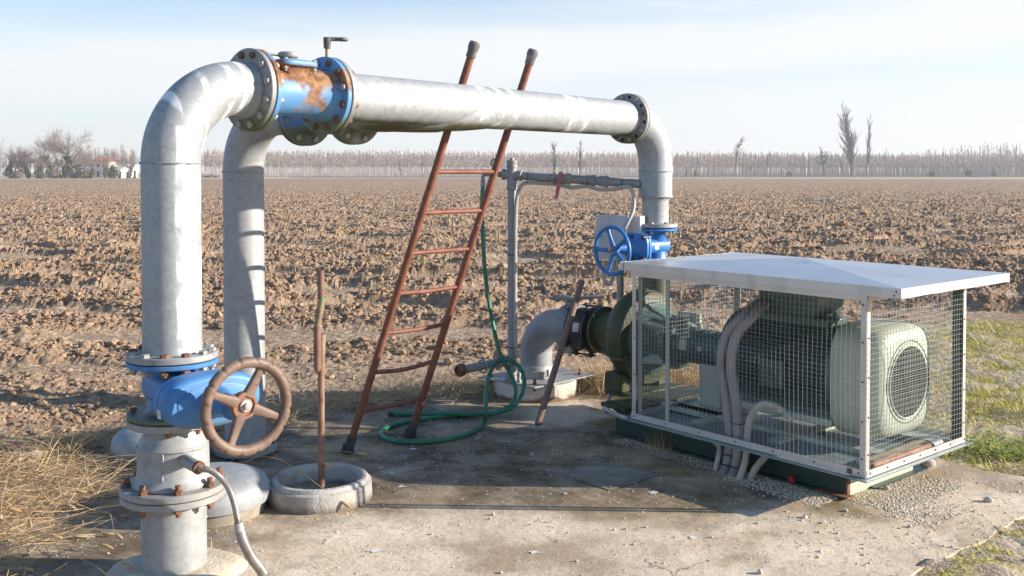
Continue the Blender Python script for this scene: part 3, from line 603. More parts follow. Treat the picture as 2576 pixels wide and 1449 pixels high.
MB().loft(VO, VD, [(.283, .176, .089), (.287, .184, .096), (.334, .185, .097), (.345, .180, .092), (.352, .170, .083), (.354, .16, .076)], 64, e=2.5).build('bonnet', BLUEM, gv, sharp=32)
MB().loft(VO, VD, [(.3535, .142, .062), (.357, .142, .062), (.3585, .138, .058)], 64, e=2.1).build('bonnet_panel', BLUEM, gv)
MB().lathe(VO, VD, [(.352, .058), (.40, .052), (.43, .040), (.47, .036), (.475, .044), (.49, .044), (.495, .030), (.53, .028)], 32).build('stem_housing', BLUEM, gv)
MB().lathe(VO, VD, [(.52, .014), (.57, .014)], 16).build('stem', STAIN, gv)
lab = Mat('pale_sticker', (.62, .58, .56), .6); lab.layer((.45, .40, .40), lab.noise(60, .5, .6)); lab = lab.m
pl = P(431, 1022, 3.52); MB().box(VO + VD*.30 - VW*.1845 - UP*.028, (.013, .0012, .016), (VD, VW, UP)).build('label_plate', lab, gv, bevel=.0005)
WC = VO + VD*.585 + UP*.02
def handwheel(parent, c, axis, Ro, tr, ns, ph, m, hub, hubm, scallop=0, spoke=.014, dish=.02):
    a, u, v = frame(axis); wt = MB()
    def prof(t, q):
        if not scallop: return 1
        s_ = math.cos(t*scallop); o_ = max(0, math.cos(q)); return 1 + .22*o_*(1 if s_ > -.70 else max(.0, 1 + (s_ + .70)*5)) - .10*o_
    wt.torus(c, axis, Ro - tr, tr, 384 if scallop else 96, 14, rw=tr*1.05, prof=prof)
    w_ = wt.build('handwheel', m, parent, sharp=55)
    for i in range(ns):
        t = ph + 2*math.pi*i/ns; d = u*math.cos(t) + v*math.sin(t)
        MB().loft(c - a*dish + d*hub*.7, d + a*(dish*.9/(Ro - tr)), [(0, spoke*1.5, spoke*.95), ((Ro - tr)*.25, spoke*1.15, spoke*.8), ((Ro - tr)*.6, spoke*.9, spoke*.7), (Ro - tr*1.3 - hub*.7, spoke*1.25, spoke*.8)], 16, up=a, e=3).build('spoke', m, w_, sharp=50)
    MB().lathe(c, axis, [(-dish - .024, hub*.75), (-dish - .020, hub*.95), (-dish + .006, hub), (-dish + .013, hub*.94), (-dish + .013, hub*.72), (-dish + .008, hub*.68), (-dish + .008, 0)], 36).build('hub', hubm, w_)
    return w_
hw_ = handwheel(gv, WC, VD, .168, .018, 4, R(-25), CAST, .048, CASTR, scallop=16, spoke=.0155)
MB().lathe(WC, VD, [(-.012, .021), (-.006, .021), (-.005, .019), (-.005, 0)], 24).build('washer', STAIN, hw_); MB().lathe(WC, VD, [(-.006, .0115), (.006, .0115), (.007, .009), (.007, 0)], 6).build('nut', ZINC, hw_)

# 3. front riser with its bend
t = thing('riser_pipe', 'nearest tall galvanised pipe bending over into the horizontal header', 'pipe', PA + UP*.835)
MB().tube([PA + UP*.858, PA + UP*1.2, PA + UP*1.583], .1095, 64, caps=False).build('pipe', GALVE, t)
fA = flange(t, PA, UP, .835, .860, .170, FLGL); bolts(fA, PA + UP*.860, UP, .146, 12, .049, [ZINC, RUSTN, ZINC], .0145, phase=.13)
Rb = .302; c = PA + HD*Rb + UP*1.583; pts = arc(c, -HD, UP, Rb, 22); MB().tube(pts + [HA + HD*.352], .1095, 64, caps=False).build('bend', GALVE, t)
seam(t, PA + UP*1.583, UP, .1097)
seam(t, HA + HD*.335, HD, .1115, GALVE); MB().lathe(HA, HD, [(.318, .111), (.348, .116)], 48).build('collar', GALVE, t)
fA = flange(t, HA, HD, .347, .371, .170, FLG); bolts(fA, HA + HD*.347, -HD, .145, 12, .055, [RUSTN, ZINC, ZINC], .0135, phase=.2)

# 4. check valves
def check_valve(name, label, O, D, s0, s1, m, skip_cover=False):
    t = thing(name, label, 'check valve', O + D*((s0 + s1)/2) - UP*.17); L = s1 - s0; W = Vector((D.y, -D.x, 0))
    MB().lathe(O + D*s0, D, [(.02, .125), (.034, .110), (.06, .099), (L*.35, .097), (L*.7, .101), (L - .07, .112), (L - .035, .124), (L - .02, .134)], 56).build('body', m, t)
    fs = [flange(t, O, D, a, b, .170, m) for a, b in ((s0, s0 + .024), (s1 - .025, s1))]
    cs = s0 + L*.47
    MB().loft(O + D*cs, UP, [(.06, .072, .068), (.095, .075, .072), (.106, .088, .084), (.107, .098, .094)], 40, up=D, e=4).build('neck', m, t, sharp=50)
    cv = MB().loft(O + D*cs, UP, [(.108, .100, .096), (.112, .103, .099), (.126, .103, .099), (.131, .099, .095), (.137, .07, .066)], 40, up=D, e=4.5).build('cover', m, t, sharp=50)
    for i in (-1, 1):
        for j in (-1, 1): bolts(cv, O + D*(cs + i*.075) + W*(j*.078) + UP*.132, UP, 0, 1, .03, [ZINC], .009)
    MB().lathe(O + D*cs, UP, [(.132, .036), (.150, .034)], 24).build('cap_neck', RUSTN, t)
    MB().lathe(O + D*cs, UP, [(.150, .040), (.153, .042), (.168, .042), (.172, .038), (.172, 0)], 28).build('cap', ZINC, t)
    return t, fs, cs, W
cvA, fs, cs, W = check_valve('check_valve', 'rust streaked blue check valve on the nearer header, between two grey flanges', HA, HD, .376, .768, BLUER)
bolts(fs[1], HA + HD*.743, -HD, .145, 12, .062, [RUSTN, ZINC, RUSTN], .0135, phase=.2)
lv = MB(); q = HA + HD*cs + UP*.158
lv.loft(q - HD*.03 - W*.01, (-HD*.9 - W*.25 + UP*.02), [(0, .012, .006), (.04, .014, .0045), (.08, .017, .004), (.115, .013, .003), (.125, .004, .002)], 16).build('cap_lever', ZINC, cvA)
RUBG = RUB
MB().disc(HA, HD, .371, .376, .158, 48).build('gasket', RUB, cvA); MB().disc(HA, HD, .768, .774, .160, 48).build('gasket', RUB, cvA)

# 5. header pipe with its lateral branch
HEND = 3.19
t = thing('header_pipe', 'long horizontal galvanised header pipe that the ladder leans on', 'pipe', HA + HD*2)
MB().lathe(HA, HD, [(.797, .1095), (1.3, .1095), (2.2, .1095), (HEND + .003, .1095)], 72).build('pipe', GALVH, t)
MB().lathe(HA, HD, [(.798, .122), (.806, .119), (.822, .112), (.834, .1098)], 48).build('collar', GALVH, t)
fH = flange(t, HA, HD, .774, .799, .170, FLG)
f4 = flange(t, HA, HD, HEND, HEND + .025, .158, FLG)
def lat(s): return HB + BD*s
perp = (HA - HB).dot(BD); stee = (HB - HA).dot(HD)
J = HA + HD*(stee + .42); J.z = HZ - .03
pb = smooth_path([lat(.925), lat(1.0) , lat(1.07) + HD*.10, lat(1.12) + HD*.25, lat(perp) + HD*.48 + UP*.01, lat(perp) + HD*.7 + UP*.03], 8)
MB().tube(pb, [.1095]*16 + [.108]*12 + [.104]*(len(pb) - 28), 48).build('branch', GALVH, t)
fB = flange(t, HB, BD, .905, .929, .170, FLG); bolts(fB, HB + BD*.929, BD, .145, 8, .056, [ZINC, ZINC, RUSTN], .0135, phase=.30)

# 6. rear riser
t = thing('riser_pipe', 'farther galvanised riser pipe standing on a bolted base flange behind the first', 'pipe', PB)
GALVR = galv('galvanised_rear', base=(.55, .565, .575), dirt=.3)
MB().tube([PB + UP*.0, PB + UP*.8, PB + UP*1.55], .1095, 56, caps=False).build('pipe', GALVR, t)
c = PB + HZ*0*UP + BD*Rb + UP*1.55; MB().tube(arc(c, -BD, UP, Rb, 20) + [HB + BD*.505], .1095, 56, caps=False).build('bend', GALVR, t)
seam(t, PB + UP*1.55, UP, .1097, GALVR)
fb = flange(t, PB, UP, .012, .040, .172, FLGL, name='base_flange'); bolts(fb, PB + UP*.040, UP, .146, 8, .03, [RUSTN], .0125, phase=.3)
MB().lathe(PB, UP, [(.04, .122), (.055, .116), (.07, .110)], 48).build('collar', GALVR, t)
flange(t, HB, BD, .503, .527, .170, FLG)
cvB, fs, cs, W = check_valve('check_valve', 'blue check valve on the rear branch, half hidden below the header', HB, BD, .532, .900, BLUER)
bolts(fs[0], HB + BD*.556, BD, .145, 8, .053, [ZINC, ZINC, RUSTN], .0135, phase=.30)
MB().disc(HB, BD, .527, .532, .158, 48).build('gasket', RUB, cvB); MB().disc(HB, BD, .900, .905, .158, 48).build('gasket', RUB, cvB)
hq = P(816, 152, 4.98); hb = HB + BD*cs + UP*.17
wood = Mat('weathered_shaft', (.34, .26, .17), .7); wood.layer((.45, .38, .28), wood.noise(12, .4, .7)); gplast = Mat('grey_plastic', (.13, .125, .115), .6); gplast.layer((.20, .19, .17), gplast.noise(20, .45, .7))
xs = P(816, 150, hb.y); MB().cyl(Vector((hb.x, hb.y, hb.z)), Vector((hb.x, hb.y, P(816, 118, hb.y).z)), .0095, 16).build('vent_pipe', wood.m, cvB)
zt0 = P(816, 119, hb.y).z; zt1 = P(816, 93, hb.y).z; X1 = Vector((1, 0, 0)); hd_ = Vector((.97, .2, 0)).normalized()
hm = MB(); hm.loft(Vector((hb.x, hb.y, zt0 - .006)), UP, [(0, .0155, .0155), (.02, .0165, .0165), (zt1 - zt0 - .006, .017, .017), (zt1 - zt0 + .004, .016, .016)], 16, e=5)
zh = zt1 - .010; b0 = Vector((hb.x, hb.y, zh))
ring = b0 + hd_*.078
hm.box(b0 + hd_*.03, (.025, .013, .009), (hd_, Vector((-hd_.y, hd_.x, 0)), UP)); hm.torus(ring, UP, .023, .0055, 28, 8, rw=.0085)
hm.build('vent_handle', gplast.m, cvB, bevel=.001)

# 7. right hand drop pipe down to the pump
PC = HA + HD*(HEND + .052 + .305); PC.z = 0
t = thing('drop_pipe', 'galvanised pipe turning down from the header end to the small blue valve', 'pipe', PC + UP*1.19)
f5 = flange(t, HA, HD, HEND + .028, HEND + .053, .158, FLG); bolts(f4, HA + HD*(HEND), -HD, .136, 8, .053, [RUSTN, ZINC], .0125, phase=.2)
hol = Mat('bolt_hole', (.02, .018, .016), .9).m; a_, u_, v_ = frame(-HD); mbh = MB()
for i in range(8):
    tt = .2 + math.pi/8 + 2*math.pi*i/8; pc = HA + HD*HEND + (u_*math.cos(tt) + v_*math.sin(tt))*.136; mbh.lathe(pc, -HD, [(-.002, .0115), (.0008, .0115)], 14)
mbh.build('bolt_holes', hol, f4)
c = PC + UP*(HZ - .305) - HD*.305; MB().tube([HA + HD*(HEND + .05)] + arc(c, UP, HD, .305, 20) + [PC + UP*1.50, PC + UP*1.385], .1095, 56, caps=False).build('bend', GALV, t)
seam(t, PC + UP*1.553, UP, .1097)
MB().lathe(PC, UP, [(1.212, .087), (1.355, .087), (1.372, .092), (1.388, .106), (1.394, .1095)], 56).build('reducer', GALV, t); seam(t, PC + UP*1.387, UP, .1092)
f6 = flange(t, PC, UP, 1.186, 1.212, .146, FLGL); bolts(f6, PC + UP*1.212, UP, .122, 8, .050, [RUSTN, ZINC, ZINC], .0125, phase=.45)
# 8. small gate valve
CD = Vector((-math.sin(R(50)), -math.cos(R(50)), 0)); CW = Vector((CD.y, -CD.x, 0)); CO = PC + UP*1.062
gv2 = gate_valve('gate_valve', 'small bright blue gate valve with a blue five spoke handwheel above the cage', CO, 1.180, .93, .146, .078, CD, .20, .105, .068, BLUEB, .016)
MB().loft(CO, CD, [(.165, .118, .088), (.169, .122, .092), (.186, .122, .092), (.189, .118, .088)], 48, e=4).build('bonnet_flange', BLUEB, gv2, sharp=50)
bf = MB().loft(CO, CD, [(.192, .118, .088), (.195, .122, .092), (.210, .122, .092), (.214, .116, .086), (.225, .08, .06), (.27, .05, .045), (.29, .045, .04)], 48, e=3.6).build('bonnet', BLUEB, gv2, sharp=50)
blk = Mat('black_cap', (.025, .025, .03), .5).m
for i, j in ((-1, -1), (-1, 1), (1, -1), (1, 1), (0, 1), (0, -1)): MB().lathe(CO + CW*(i*.095) + UP*(j*.068), CD, [(.155, .014), (.228, .014), (.232, .010), (.232, 0)], 14).build('cap_bolt', blk, gv2)
MB().lathe(CO, CD, [(.28, .036), (.31, .034), (.33, .026), (.36, .022)], 24).build('stem_housing', BLUEB, gv2); MB().cyl(CO + CD*.35, CO + CD*.43, .011, 12).build('stem', STAIN, gv2)
MB().box(CO + CD*.085 - CW*0 + Vector((CD.y, -CD.x, 0))*-.0, (.001, .001, .001)).v
SW = CW if CW.dot(Vector((0, -1, 0))) > 0 else -CW
lp = MB().box(CO + CD*.09 + SW*.097 + UP*.002, (.017, .0015, .016), (CD, SW, UP)).build('label_plate', Mat('white_label', (.75, .75, .76), .5).m, gv2)
W2 = CO + CD*.405 - UP*.012
hw2 = handwheel(gv2, W2, CD, .162, .0125, 5, R(18), BLUEB, .030, BLUEB, spoke=.0125, dish=.018)
MB().lathe(W2, CD, [(-.006, .019), (-.003, .019), (-.003, 0)], 20).build('washer', STAIN, hw2); MB().lathe(W2, CD, [(-.004, .007), (.008, .007), (.008, 0)], 12).build('stem_end', gplast.m, hw2)
pw = P(1489, 597, W2.y + .02); pdir = Vector((-.95, -.12, -.05)).normalized()
kn = W2 - CW*0; a, u, v = frame(CD); hp = W2 + (pw - W2); MB().lathe(pw, pdir, [(-.02, .010), (.01, .012), (.06, .0135), (.062, .012), (.062, 0)], 16).build('crank_grip', gplast.m, hw2)

# ------------------------------------------------------------------ ladder
LRED = rusty('ladder_red', (.18, .052, .028), (.24, .092, .053), .65, (.09, .04, .028)); LCAP = Mat('worn_grey_cap', (.13, .12, .11), .75); LCAP.layer((.26, .24, .22), LCAP.noise(26, .45, .65, detail=5)); LCAP = LCAP.m
b0 = G(874, 1139); t0 = Vector((-.203, 5.2, 2.187)); b1 = G(1031, 1099); t1 = b1 + (t0 - b0)
lad = thing('ladder', 'rust red tubular ladder leaning on the header pipe, seven rungs', 'ladder', (b0 + b1)/2)
for b, t in ((b0, t0), (b1, t1)):
    d = (t - b).normalized(); MB().tube([b + d*.03, t], .0205, 20).build('rail', LRED, lad)
    MB().lathe(t, d, [(-.045, .0235), (-.043, .0255), (-.01, .0265), (.012, .030), (.034, .029), (.042, .022), (.044, 0)], 24, wob=lambda a, h: .03*math.sin(4*a + h*90)).build('end_cap', LCAP, lad)
    ft = MB().lathe(b, d, [(.03, .028), (.10, .0245), (.102, .0215)], 20)
    e = (b1 - b0).normalized(); ft.loft(b + UP*.001, UP, [(0, .038, .028), (.007, .038, .028), (.028, .024, .022), (.05, .021, .021)], 20, up=Vector((e.x, e.y, 0)), e=5); ft.build('foot', RUB, lad, sharp=40)
for i in range(7):
    f = (.237 + .2188*i)/2.187; p, q = b0.lerp(t0, f), b1.lerp(t1, f); d = (q - p); mid = (p + q)/2 - UP*(.016 if i == 1 else (.006 if i < 4 else 0))
    MB().tube(smooth_path([p, mid, q], 8), .0125, 14).build('rung', LRED, lad)

# ------------------------------------------------------------------ concrete ring and the bent rod standing in it
RC = Vector((-.915, 4.70, 0))
rc_ = Mat('ring_concrete', (.42, .40, .365), .92, 0, .2); rc_.layer((.54, .52, .48), rc_.noise(8, .4, .7, detail=7)); rc_.layer((.24, .19, .135), rc_.math('MULTIPLY', rc_.noise(6, .48, .7, detail=7, off=4), .8)); rc_.layer((.16, .12, .08), rc_.math('MULTIPLY', rc_.math('SUBTRACT', 1, rc_.ramp(rc_.math('ADD', rc_.xyz()[2], rc_.math('MULTIPLY', rc_.tex('noise', 14, detail=5).outputs[0], .05)), .03, .065)), .75))
rc_.bump(rc_.tex('noise', 60, detail=6).outputs[0], .6, .008)
wobf = lambda a, h: .008*math.sin(3*a + 1) + .006*math.sin(7*a + 40*h)
t = thing('concrete_ring', 'low round concrete ring on the slab with a rusty rod standing inside', 'concrete ring', RC)
MB().lathe(RC, UP, [(-.02, .200), (.095, .198), (.103, .201), (.105, .206), (.102, .222), (.097, .226), (.086, .229), (.083, .236), (.079, .243), (-.02, .247)], 72, wob=wobf).build('ring', rc_.m, t)
MB().lathe(RC, UP, [(-.02, .21), (.012, .205), (.012, 0)], 40).build('silt', con2.m, t)
BR = rusty('brown_rod', (.17, .085, .06), (.25, .14, .105), .7); RR_ = .0163
GRN = Mat('green_flecked_steel', (.26, .20, .12), .65); GRN.layer((.05, .27, .05), GRN.noise(18, .50, .58, detail=5)); GRN.layer((.22, .11, .075), GRN.noise(9, .52, .66, detail=6, off=4))
t = thing('bent_rod', 'rust brown cranked steel rod standing upright in the concrete ring', 'rod', (RC.x, RC.y, 0))
yv = 4.70
MB().tube([P(807, 680, yv), P(808, 750, yv)], RR_, 20).build('upper_tube', BR, t)
MB().lathe(P(807, 680.5, yv), UP, [(0, .0105), (.0012, .010)], 16).build('tube_bore', hol, t)
MB().tube([P(808, 744, yv), P(809, 757, yv), P(799, 815, yv), P(798, 825, yv)], RR_*.97, 20).build('crank_tube', GRN.m, t)
MB().tube([P(798, 820, yv), P(798.5, 925, yv), P(799, 934, yv)], [RR_*1.06, RR_*1.06, RR_*.7], 20).build('sleeve_tube', BR, t)
zz = .005; low = P(807, 1229, 4.70); low = Vector((P(808, 1200, 4.72).x, 4.72, 0.0))
MB().tube([P(808.5, 842, 4.725), P(808.5, 850, 4.725), P(808, 960, 4.722), low], [RR_*.7, RR_*1.02, RR_, RR_], 20).build('lower_tube', rusty('lower_rod', (.20, .105, .065), (.30, .18, .12), .7), t)
MB().tube([P(812, 841, 4.728), P(812.5, 846, 4.73), P(811.5, 930, 4.73)], [RR_*.6, RR_*.8, RR_*.6], 16).build('green_paint_strip', GRN.m, t)

# ------------------------------------------------------------------ dished caps beside the columns
DOME = galv('dished_steel', base=(.50, .52, .54), dirt=.5)
def dome(label, c, r, h, zb):
    t = thing('dished_cap', label, 'cap', c)
    MB().lathe(c, UP, [(-.03, r*.90), (zb - .004, r*.92), (zb - .002, r*.5)], 48).build('plinth', con2.m, t)
    MB().lathe(c, UP, [(zb, r*.95), (zb + .004, r*.985), (zb + h*.28, r), (zb + h*.45, r*.985), (zb + h*.62, r*.94), (zb + h*.78, r*.84), (zb + h*.9, r*.67), (zb + h*.97, r*.42), (zb + h, r*.18), (zb + h, 0)], 64).build('cap', DOME, t)
cR = Vector((-1.375, 4.52, 0)); dome('grey dished steel cap low to the ground just behind the front column', cR, .262, .135, .05)
cL = Vector((-1.95, 5.42, 0)); dome('blue grey dished steel cap peeping out left of the front column', cL, .235, .145, .02)

# ------------------------------------------------------------------ service pipe
SV = galv('service_pipe', base=(.47, .47, .47), dirt=.7); SP = Vector((0, 6.78, 0)); spm = thing('service_pipe', 'thin galvanised standpipe with a cross pipe running to the drop pipe, ball valve and tap', 'pipe', (0, 6.78, .115))
zc = P(1287, 440, 6.78).z; zt = zc
MB().lathe(SP, UP, [(.12, .044), (.16, .044), (.165, .034), (.20, .034), (.21, .0302), (zc - .1, .0302)], 32).build('standpipe', SV, spm)
tee = MB().lathe(SP, UP, [(zc - .105, .034), (zc - .10, .0375), (zc - .075, .0375), (zc - .068, .034), (zc + .045, .034), (zc + .05, .0375), (zc + .068, .0375), (zc + .07, .03)], 32)
JC = P(1612, 463, PC.y - .02); hdv = (JC - Vector((0, 6.78, zc))).normalized(); O_ = Vector((0, 6.78, zc))
tee.lathe(O_, hdv, [(0, .033), (.05, .033), (.054, .037), (.07, .037), (.072, .033)], 28); tee.lathe(O_, -hdv, [(0, .033), (.045, .033), (.049, .038), (.066, .038), (.068, .03)], 28).build('cross_fitting', SV, spm, sharp=30)
MB().lathe(O_ + UP*.06, UP, [(0, .033), (.018, .033), (.024, .036), (.036, .036), (.04, .03), (.04, .0165), (.056, .0155), (.056, 0)], 20).build('plug', SV, spm)
Lh = (JC - O_).length
def at(f): return O_ + hdv*(Lh*f)
def fx(x):                                     # fraction along the pipe seen at x
    lo, hi = 0, 1
    for _ in range(40):
        mm = (lo + hi)/2; q = at(mm)
        if 1288 + K*q.x/q.y < x: lo = mm
        else: hi = mm
    return (lo + hi)/2
MB().cyl(at(.05), at(fx(1395)), .0285, 24).build('pipe', SV, spm); MB().cyl(at(fx(1425)), at(1), .0285, 24).build('pipe', SV, spm)
c0, c1 = at(fx(1393)), at(fx(1436)); L = (c1 - c0).length
bv = MB().lathe(c0, hdv, [(-.006, .034), (.0, .037), (.022, .037), (.026, .033), (.04, .037), (.07, .037), (L - .03, .033), (L - .026, .039), (L - .003, .039), (L, .034)], 8).build('ball_valve', galv('nickel_brass', base=(.55, .5, .44), dirt=.5), spm)
red = Mat('faded_red', (.42, .12, .13), .6); red.layer((.52, .23, .22), red.noise(20, .4, .7)); red = red.m
hp_ = at(fx(1412)) + Vector((0, -.045, 0)); q = P(1411, 436, hp_.y); q2 = P(1399, 500, hp_.y - .012)
MB().cyl(q + Vector((0, .03, 0)), q - Vector((0, .012, 0)), .012, 14).build('valve_stem', SV, bv)
MB().tube([q, q.lerp(q2, .25), q.lerp(q2, .6), q2], [.016, .010, .013, .0105], 8).build('handle', red, bv)
for xx in (1478, 1510): 
    c0 = at(fx(xx)); MB().lathe(c0, hdv, [(-.014, .031), (-.012, .034), (.03, .034), (.032, .039), (.052, .039), (.054, .031)], 8 if xx == 1510 else 20).build('union_nut', SV, spm)
# tap side: elbow, tap and gauge at the left
sl = P(1215, 441, 6.80); lq = O_ - hdv*.06
MB().tube(smooth_path([lq, lq.lerp(sl, .5), sl + Vector((.012, 0, .004)), sl + Vector((.0, 0, -.012)), sl + Vector((0, 0, -.05))], 6), .012, 14).build('tap_pipe', SV, spm)
MB().lathe(lq, (sl - lq), [(-.005, .028), (.01, .028), (.012, .020), (.035, .020), (.037, .013)], 8).build('reducing_bush', SV, spm)
tp = P(1222, 428, 6.79); MB().loft(P(1208, 427, 6.79), Vector((1, 0, -.05)), [(0, .009, .0035), (.05, .009, .0035), (.085, .012, .006)], 12).build('tap_lever', SV, spm); MB().cyl(P(1230, 430, 6.79), P(1230, 440, 6.79), .009, 12).build('tap_stem', SV, spm)
MB().lathe(sl - UP*.045, UP, [(-.03, .0165), (-.012, .0175), (-.010, .014), (.004, .014), (.005, .017), (.012, .017)], 14).build('hose_tail', SV, spm)
gc = P(1245, 410, 6.77); gd_ = (Vector((-.05, -1, .0))).normalized()
gg = MB().lathe(gc, gd_, [(-.022, .026), (-.018, .030), (.004, .031), (.008, .031), (.010, .027), (.006, .026), (.005, .0)], 32).build('pressure_gauge', Mat('gauge_case', (.03, .03, .035), .4).m, spm)
MB().lathe(gc, gd_, [(.0055, .0255), (.0065, .0255), (.0065, 0)], 32).build('dial', Mat('dial_white', (.62, .65, .7), .25).m, gg); MB().cyl(gc - UP*.03, Vector((gc.x, gc.y, zc)), .007, 10).build('gauge_stem', SV, spm)
# stub outlet at its foot
so = Vector((-.02, 6.78, P(1285, 910, 6.78).z + .01)); se = P(1150, 933, 6.52); sdv = (se - so).normalized()
def along(x):
    for k in range(400):
        q = so + sdv*(k*.001)
        if 1288 + K*q.x/q.y < x: return k*.001
Ls = (se - so).length
st_ = MB().lathe(so, sdv, [(0, .036), (.08, .036), (.082, .040), (.11, .040), (.113, .029), (Ls - .04, .0285)], 24).build('stub_outlet', SV, spm)
MB().lathe(se, -sdv, [(.012, .024), (-.002, .028), (-.001, .034), (.012, .042), (.03, .044), (.05, .038), (.058, .030)], 28).build('ball_end', RUSTN, st_)
MB().torus(so + sdv*(Ls*.52) - UP*.004, sdv + Vector((.18, 0, .05)), .043, .0065, 32, 8).build('clip_ring', SV, st_)
clp = P(1253, 880, 6.70); cle = P(1249, 924, 6.66); MB().tube([clp, clp.lerp(cle, .5), cle], [.007, .0105, .009], 8).build('red_lever', Mat('salmon_lever', (.48, .20, .14), .6).m, st_)
MB().ball(cle + Vector((.008, -.004, -.006)), .016, 12).build('lever_pivot', SV, st_)
for (x, y) in ((1305, 908), (1288, 912)):
    c = P(x, y, 6.72); MB().lathe(Vector((c.x, c.y, .118)), UP, [(0, .017), (.02, .017), (.022, .012), (.05, .012), (.052, .015), (.07, .014)], 6).build('brass_fitting', ZINC, spm)

# grey ribbed conduit strapped to it
gcd = Mat('grey_conduit', (.42, .40, .37), .55); gcd.layer((.33, .31, .27), gcd.noise(9, .45, .7)); gcd = gcd.m
t = thing('ribbed_conduit', 'thin grey ribbed conduit strapped along the standpipe and under the cross pipe', 'conduit', (0.05, 6.74, .12))
yy = 6.74
pts = [P(1303, 900, yy), P(1297, 860, yy), P(1296, 700, yy), P(1297, 560, yy), P(1301, 495, yy), P(1312, 466, yy), P(1330, 460, yy), P(1380, 462, 6.70), P(1410, 466, 6.68), P(1440, 472, 6.66), P(1475, 468, 6.62), P(1505, 476, 6.58), P(1545, 476, 6.55), P(1572, 470, 6.5), P(1588, 476, 6.48), P(1595, 500, 6.46), P(1592, 530, 6.44), P(1580, 558, 6.42), P(1571, 575, 6.42)]
corrugated(pts, .0125, .011, .12, 8, 10).build('conduit', gcd, t)
for y in (640, 873): MB().torus(P(1290, y, 6.765), UP, .037, .003, 24, 6).build('cable_tie', blk, t)
for x in (1330, 1397, 1480, 1566): c = at(fx(x)); MB().torus(c - UP*.012, hdv, .037, .0025, 24, 6).build('cable_tie', blk, t)

# ------------------------------------------------------------------ green hose
HG = Mat('hose_green', (.012, .145, .075), .45); HG.layer((.03, .20, .11), HG.noise(9, .4, .7)); HG.layer((.10, .17, .11), HG.noise(14, .6, .75, off=3)); HG = HG.m
hx = lambda x: 805 + x*.41666
hy = lambda y: 570.2 + y*.41666
def hp(x, y, Y): return P(hx(x), hy(y), Y)
def hgnd(x, y, z=.014): return G(hx(x), hy(y), z)
hose = [sl - UP*.06, P(1213, 500, 6.79), P(1214, 580, 6.78), P(1220, 680, 6.76), P(1230, 760, 6.74), P(1243, 830, 6.71), P(1254, 878, 6.68), P(1265, 905, 6.64), hp(1140, 870, 6.60), hp(1168, 930, 6.55), hp(1182, 1000, 6.47), hp(1165, 1060, 6.36), hp(1115, 1100, 6.22),
        hgnd(1010, 1128), hgnd(880, 1138), hgnd(750, 1145), hgnd(640, 1160), hgnd(500, 1182), hgnd(400, 1215), hgnd(368, 1250), hgnd(400, 1280), hgnd(480, 1298), hgnd(590, 1300), hgnd(720, 1292), hgnd(860, 1262), hgnd(950, 1222), hgnd(995, 1175), hp(1000, 1120, 6.02), hp(1001, 1040, 6.18), hp(1008, 960, 6.34), hp(1025, 890, 6.48), hp(1055, 830, 6.60), hp(1100, 805, 6.64), hp(1155, 810, 6.62), hp(1205, 850, 6.58), hp(1232, 910, 6.52), hp(1230, 980, 6.44), hp(1200, 1050, 6.32), hp(1150, 1095, 6.2), hgnd(1060, 1126, .03), hgnd(960, 1132, .034), hgnd(800, 1130, .03), hgnd(640, 1128, .03), hgnd(520, 1132, .016), hgnd(425, 1132, .014)]
ho = thing('garden_hose', 'green garden hose hanging from the tap and looped on the slab by the ladder foot', 'hose', G(1100, 1100))
MB().tube(smooth_path(hose, 9), .0138, 14).build('hose', HG, ho); e = hose[-1]; MB().cyl(e + (hose[-2] - e).normalized()*.02, e - (hose[-2] - e).normalized()*.012, .0147, 14).build('hose_end', blk, ho)

# ------------------------------------------------------------------ suction side: rusty well casing, plate and bend
CS = Vector((.160, 6.92, 0))
wc = Mat('rusty_white_paint', (.62, .58, .52), .7); wc.layer((.42, .34, .26), wc.noise(5, .48, .7, detail=7)); 
zr = wc.math('ADD', wc.xyz()[2], wc.math('MULTIPLY', wc.math('SUBTRACT', wc.tex('noise', 7, detail=7).outputs[0], .5), .16)); wc.layer((.20, .12, .07), wc.math('SUBTRACT', 1, wc.ramp(zr, .015, .045)))
wc.layer((.22, .10, .05), wc.noise(11, .63, .70, detail=8, off=6)); wc.bump(wc.tex('noise', 30, detail=5).outputs[0], .3, .006)
t = thing('well_casing', 'short fat white painted well casing with rust, square steel plate on top', 'well casing', CS)
MB().lathe(CS, UP, [(-.06, .290), (.112, .290)], 64).build('casing', wc.m, t)
plm = galv('plate_steel', base=(.52, .51, .50), dirt=.9)
pc = [Vector((.15, 6.56, 0)), Vector((.60, 7.0, 0)), Vector((.2, 7.36, 0)), Vector((-.235, 6.90, 0))]
m = MB(); m.add([(p.x, p.y, .113) for p in pc] + [(p.x, p.y, .121) for p in pc], [(3, 2, 1, 0), (4, 5, 6, 7), (0, 1, 5, 4), (1, 2, 6, 5), (2, 3, 7, 6), (3, 0, 4, 7)]); plo = m.build('top_plate', plm, t, bevel=.001)
for p in (pc[0].lerp(CS, .22), pc[1].lerp(CS, .28), pc[3].lerp(CS, .22)): bolts(plo, Vector((p.x, p.y, .122)), UP, 0, 1, .03, [RUSTN], .013, nuts=True, stud=.025)
MB().box(P(1289, 962, 6.60), (.011, .014, .011)).build('lug', RUSTN, t, bevel=.003)
N = Vector((1.595, 4.46, 0)); LA = Vector((-.643, .766, 0)).normalized(); SB = Vector((.766, .643, 0)).normalized()
A0 = Vector((1.973, 4.933, .505))
PN = A0 + LA*2.14; RS = .112
SE = Vector((CS.x + .01, CS.y + .03, 0)); SZ = .495
sx = (Vector((PN.x, PN.y, 0)) - SE); Lx = sx.length; sx.normalize(); SXO = Vector((SE.x, SE.y, SZ))
SUC = galv('suction_steel', base=(.43, .455, .48), dirt=.6)
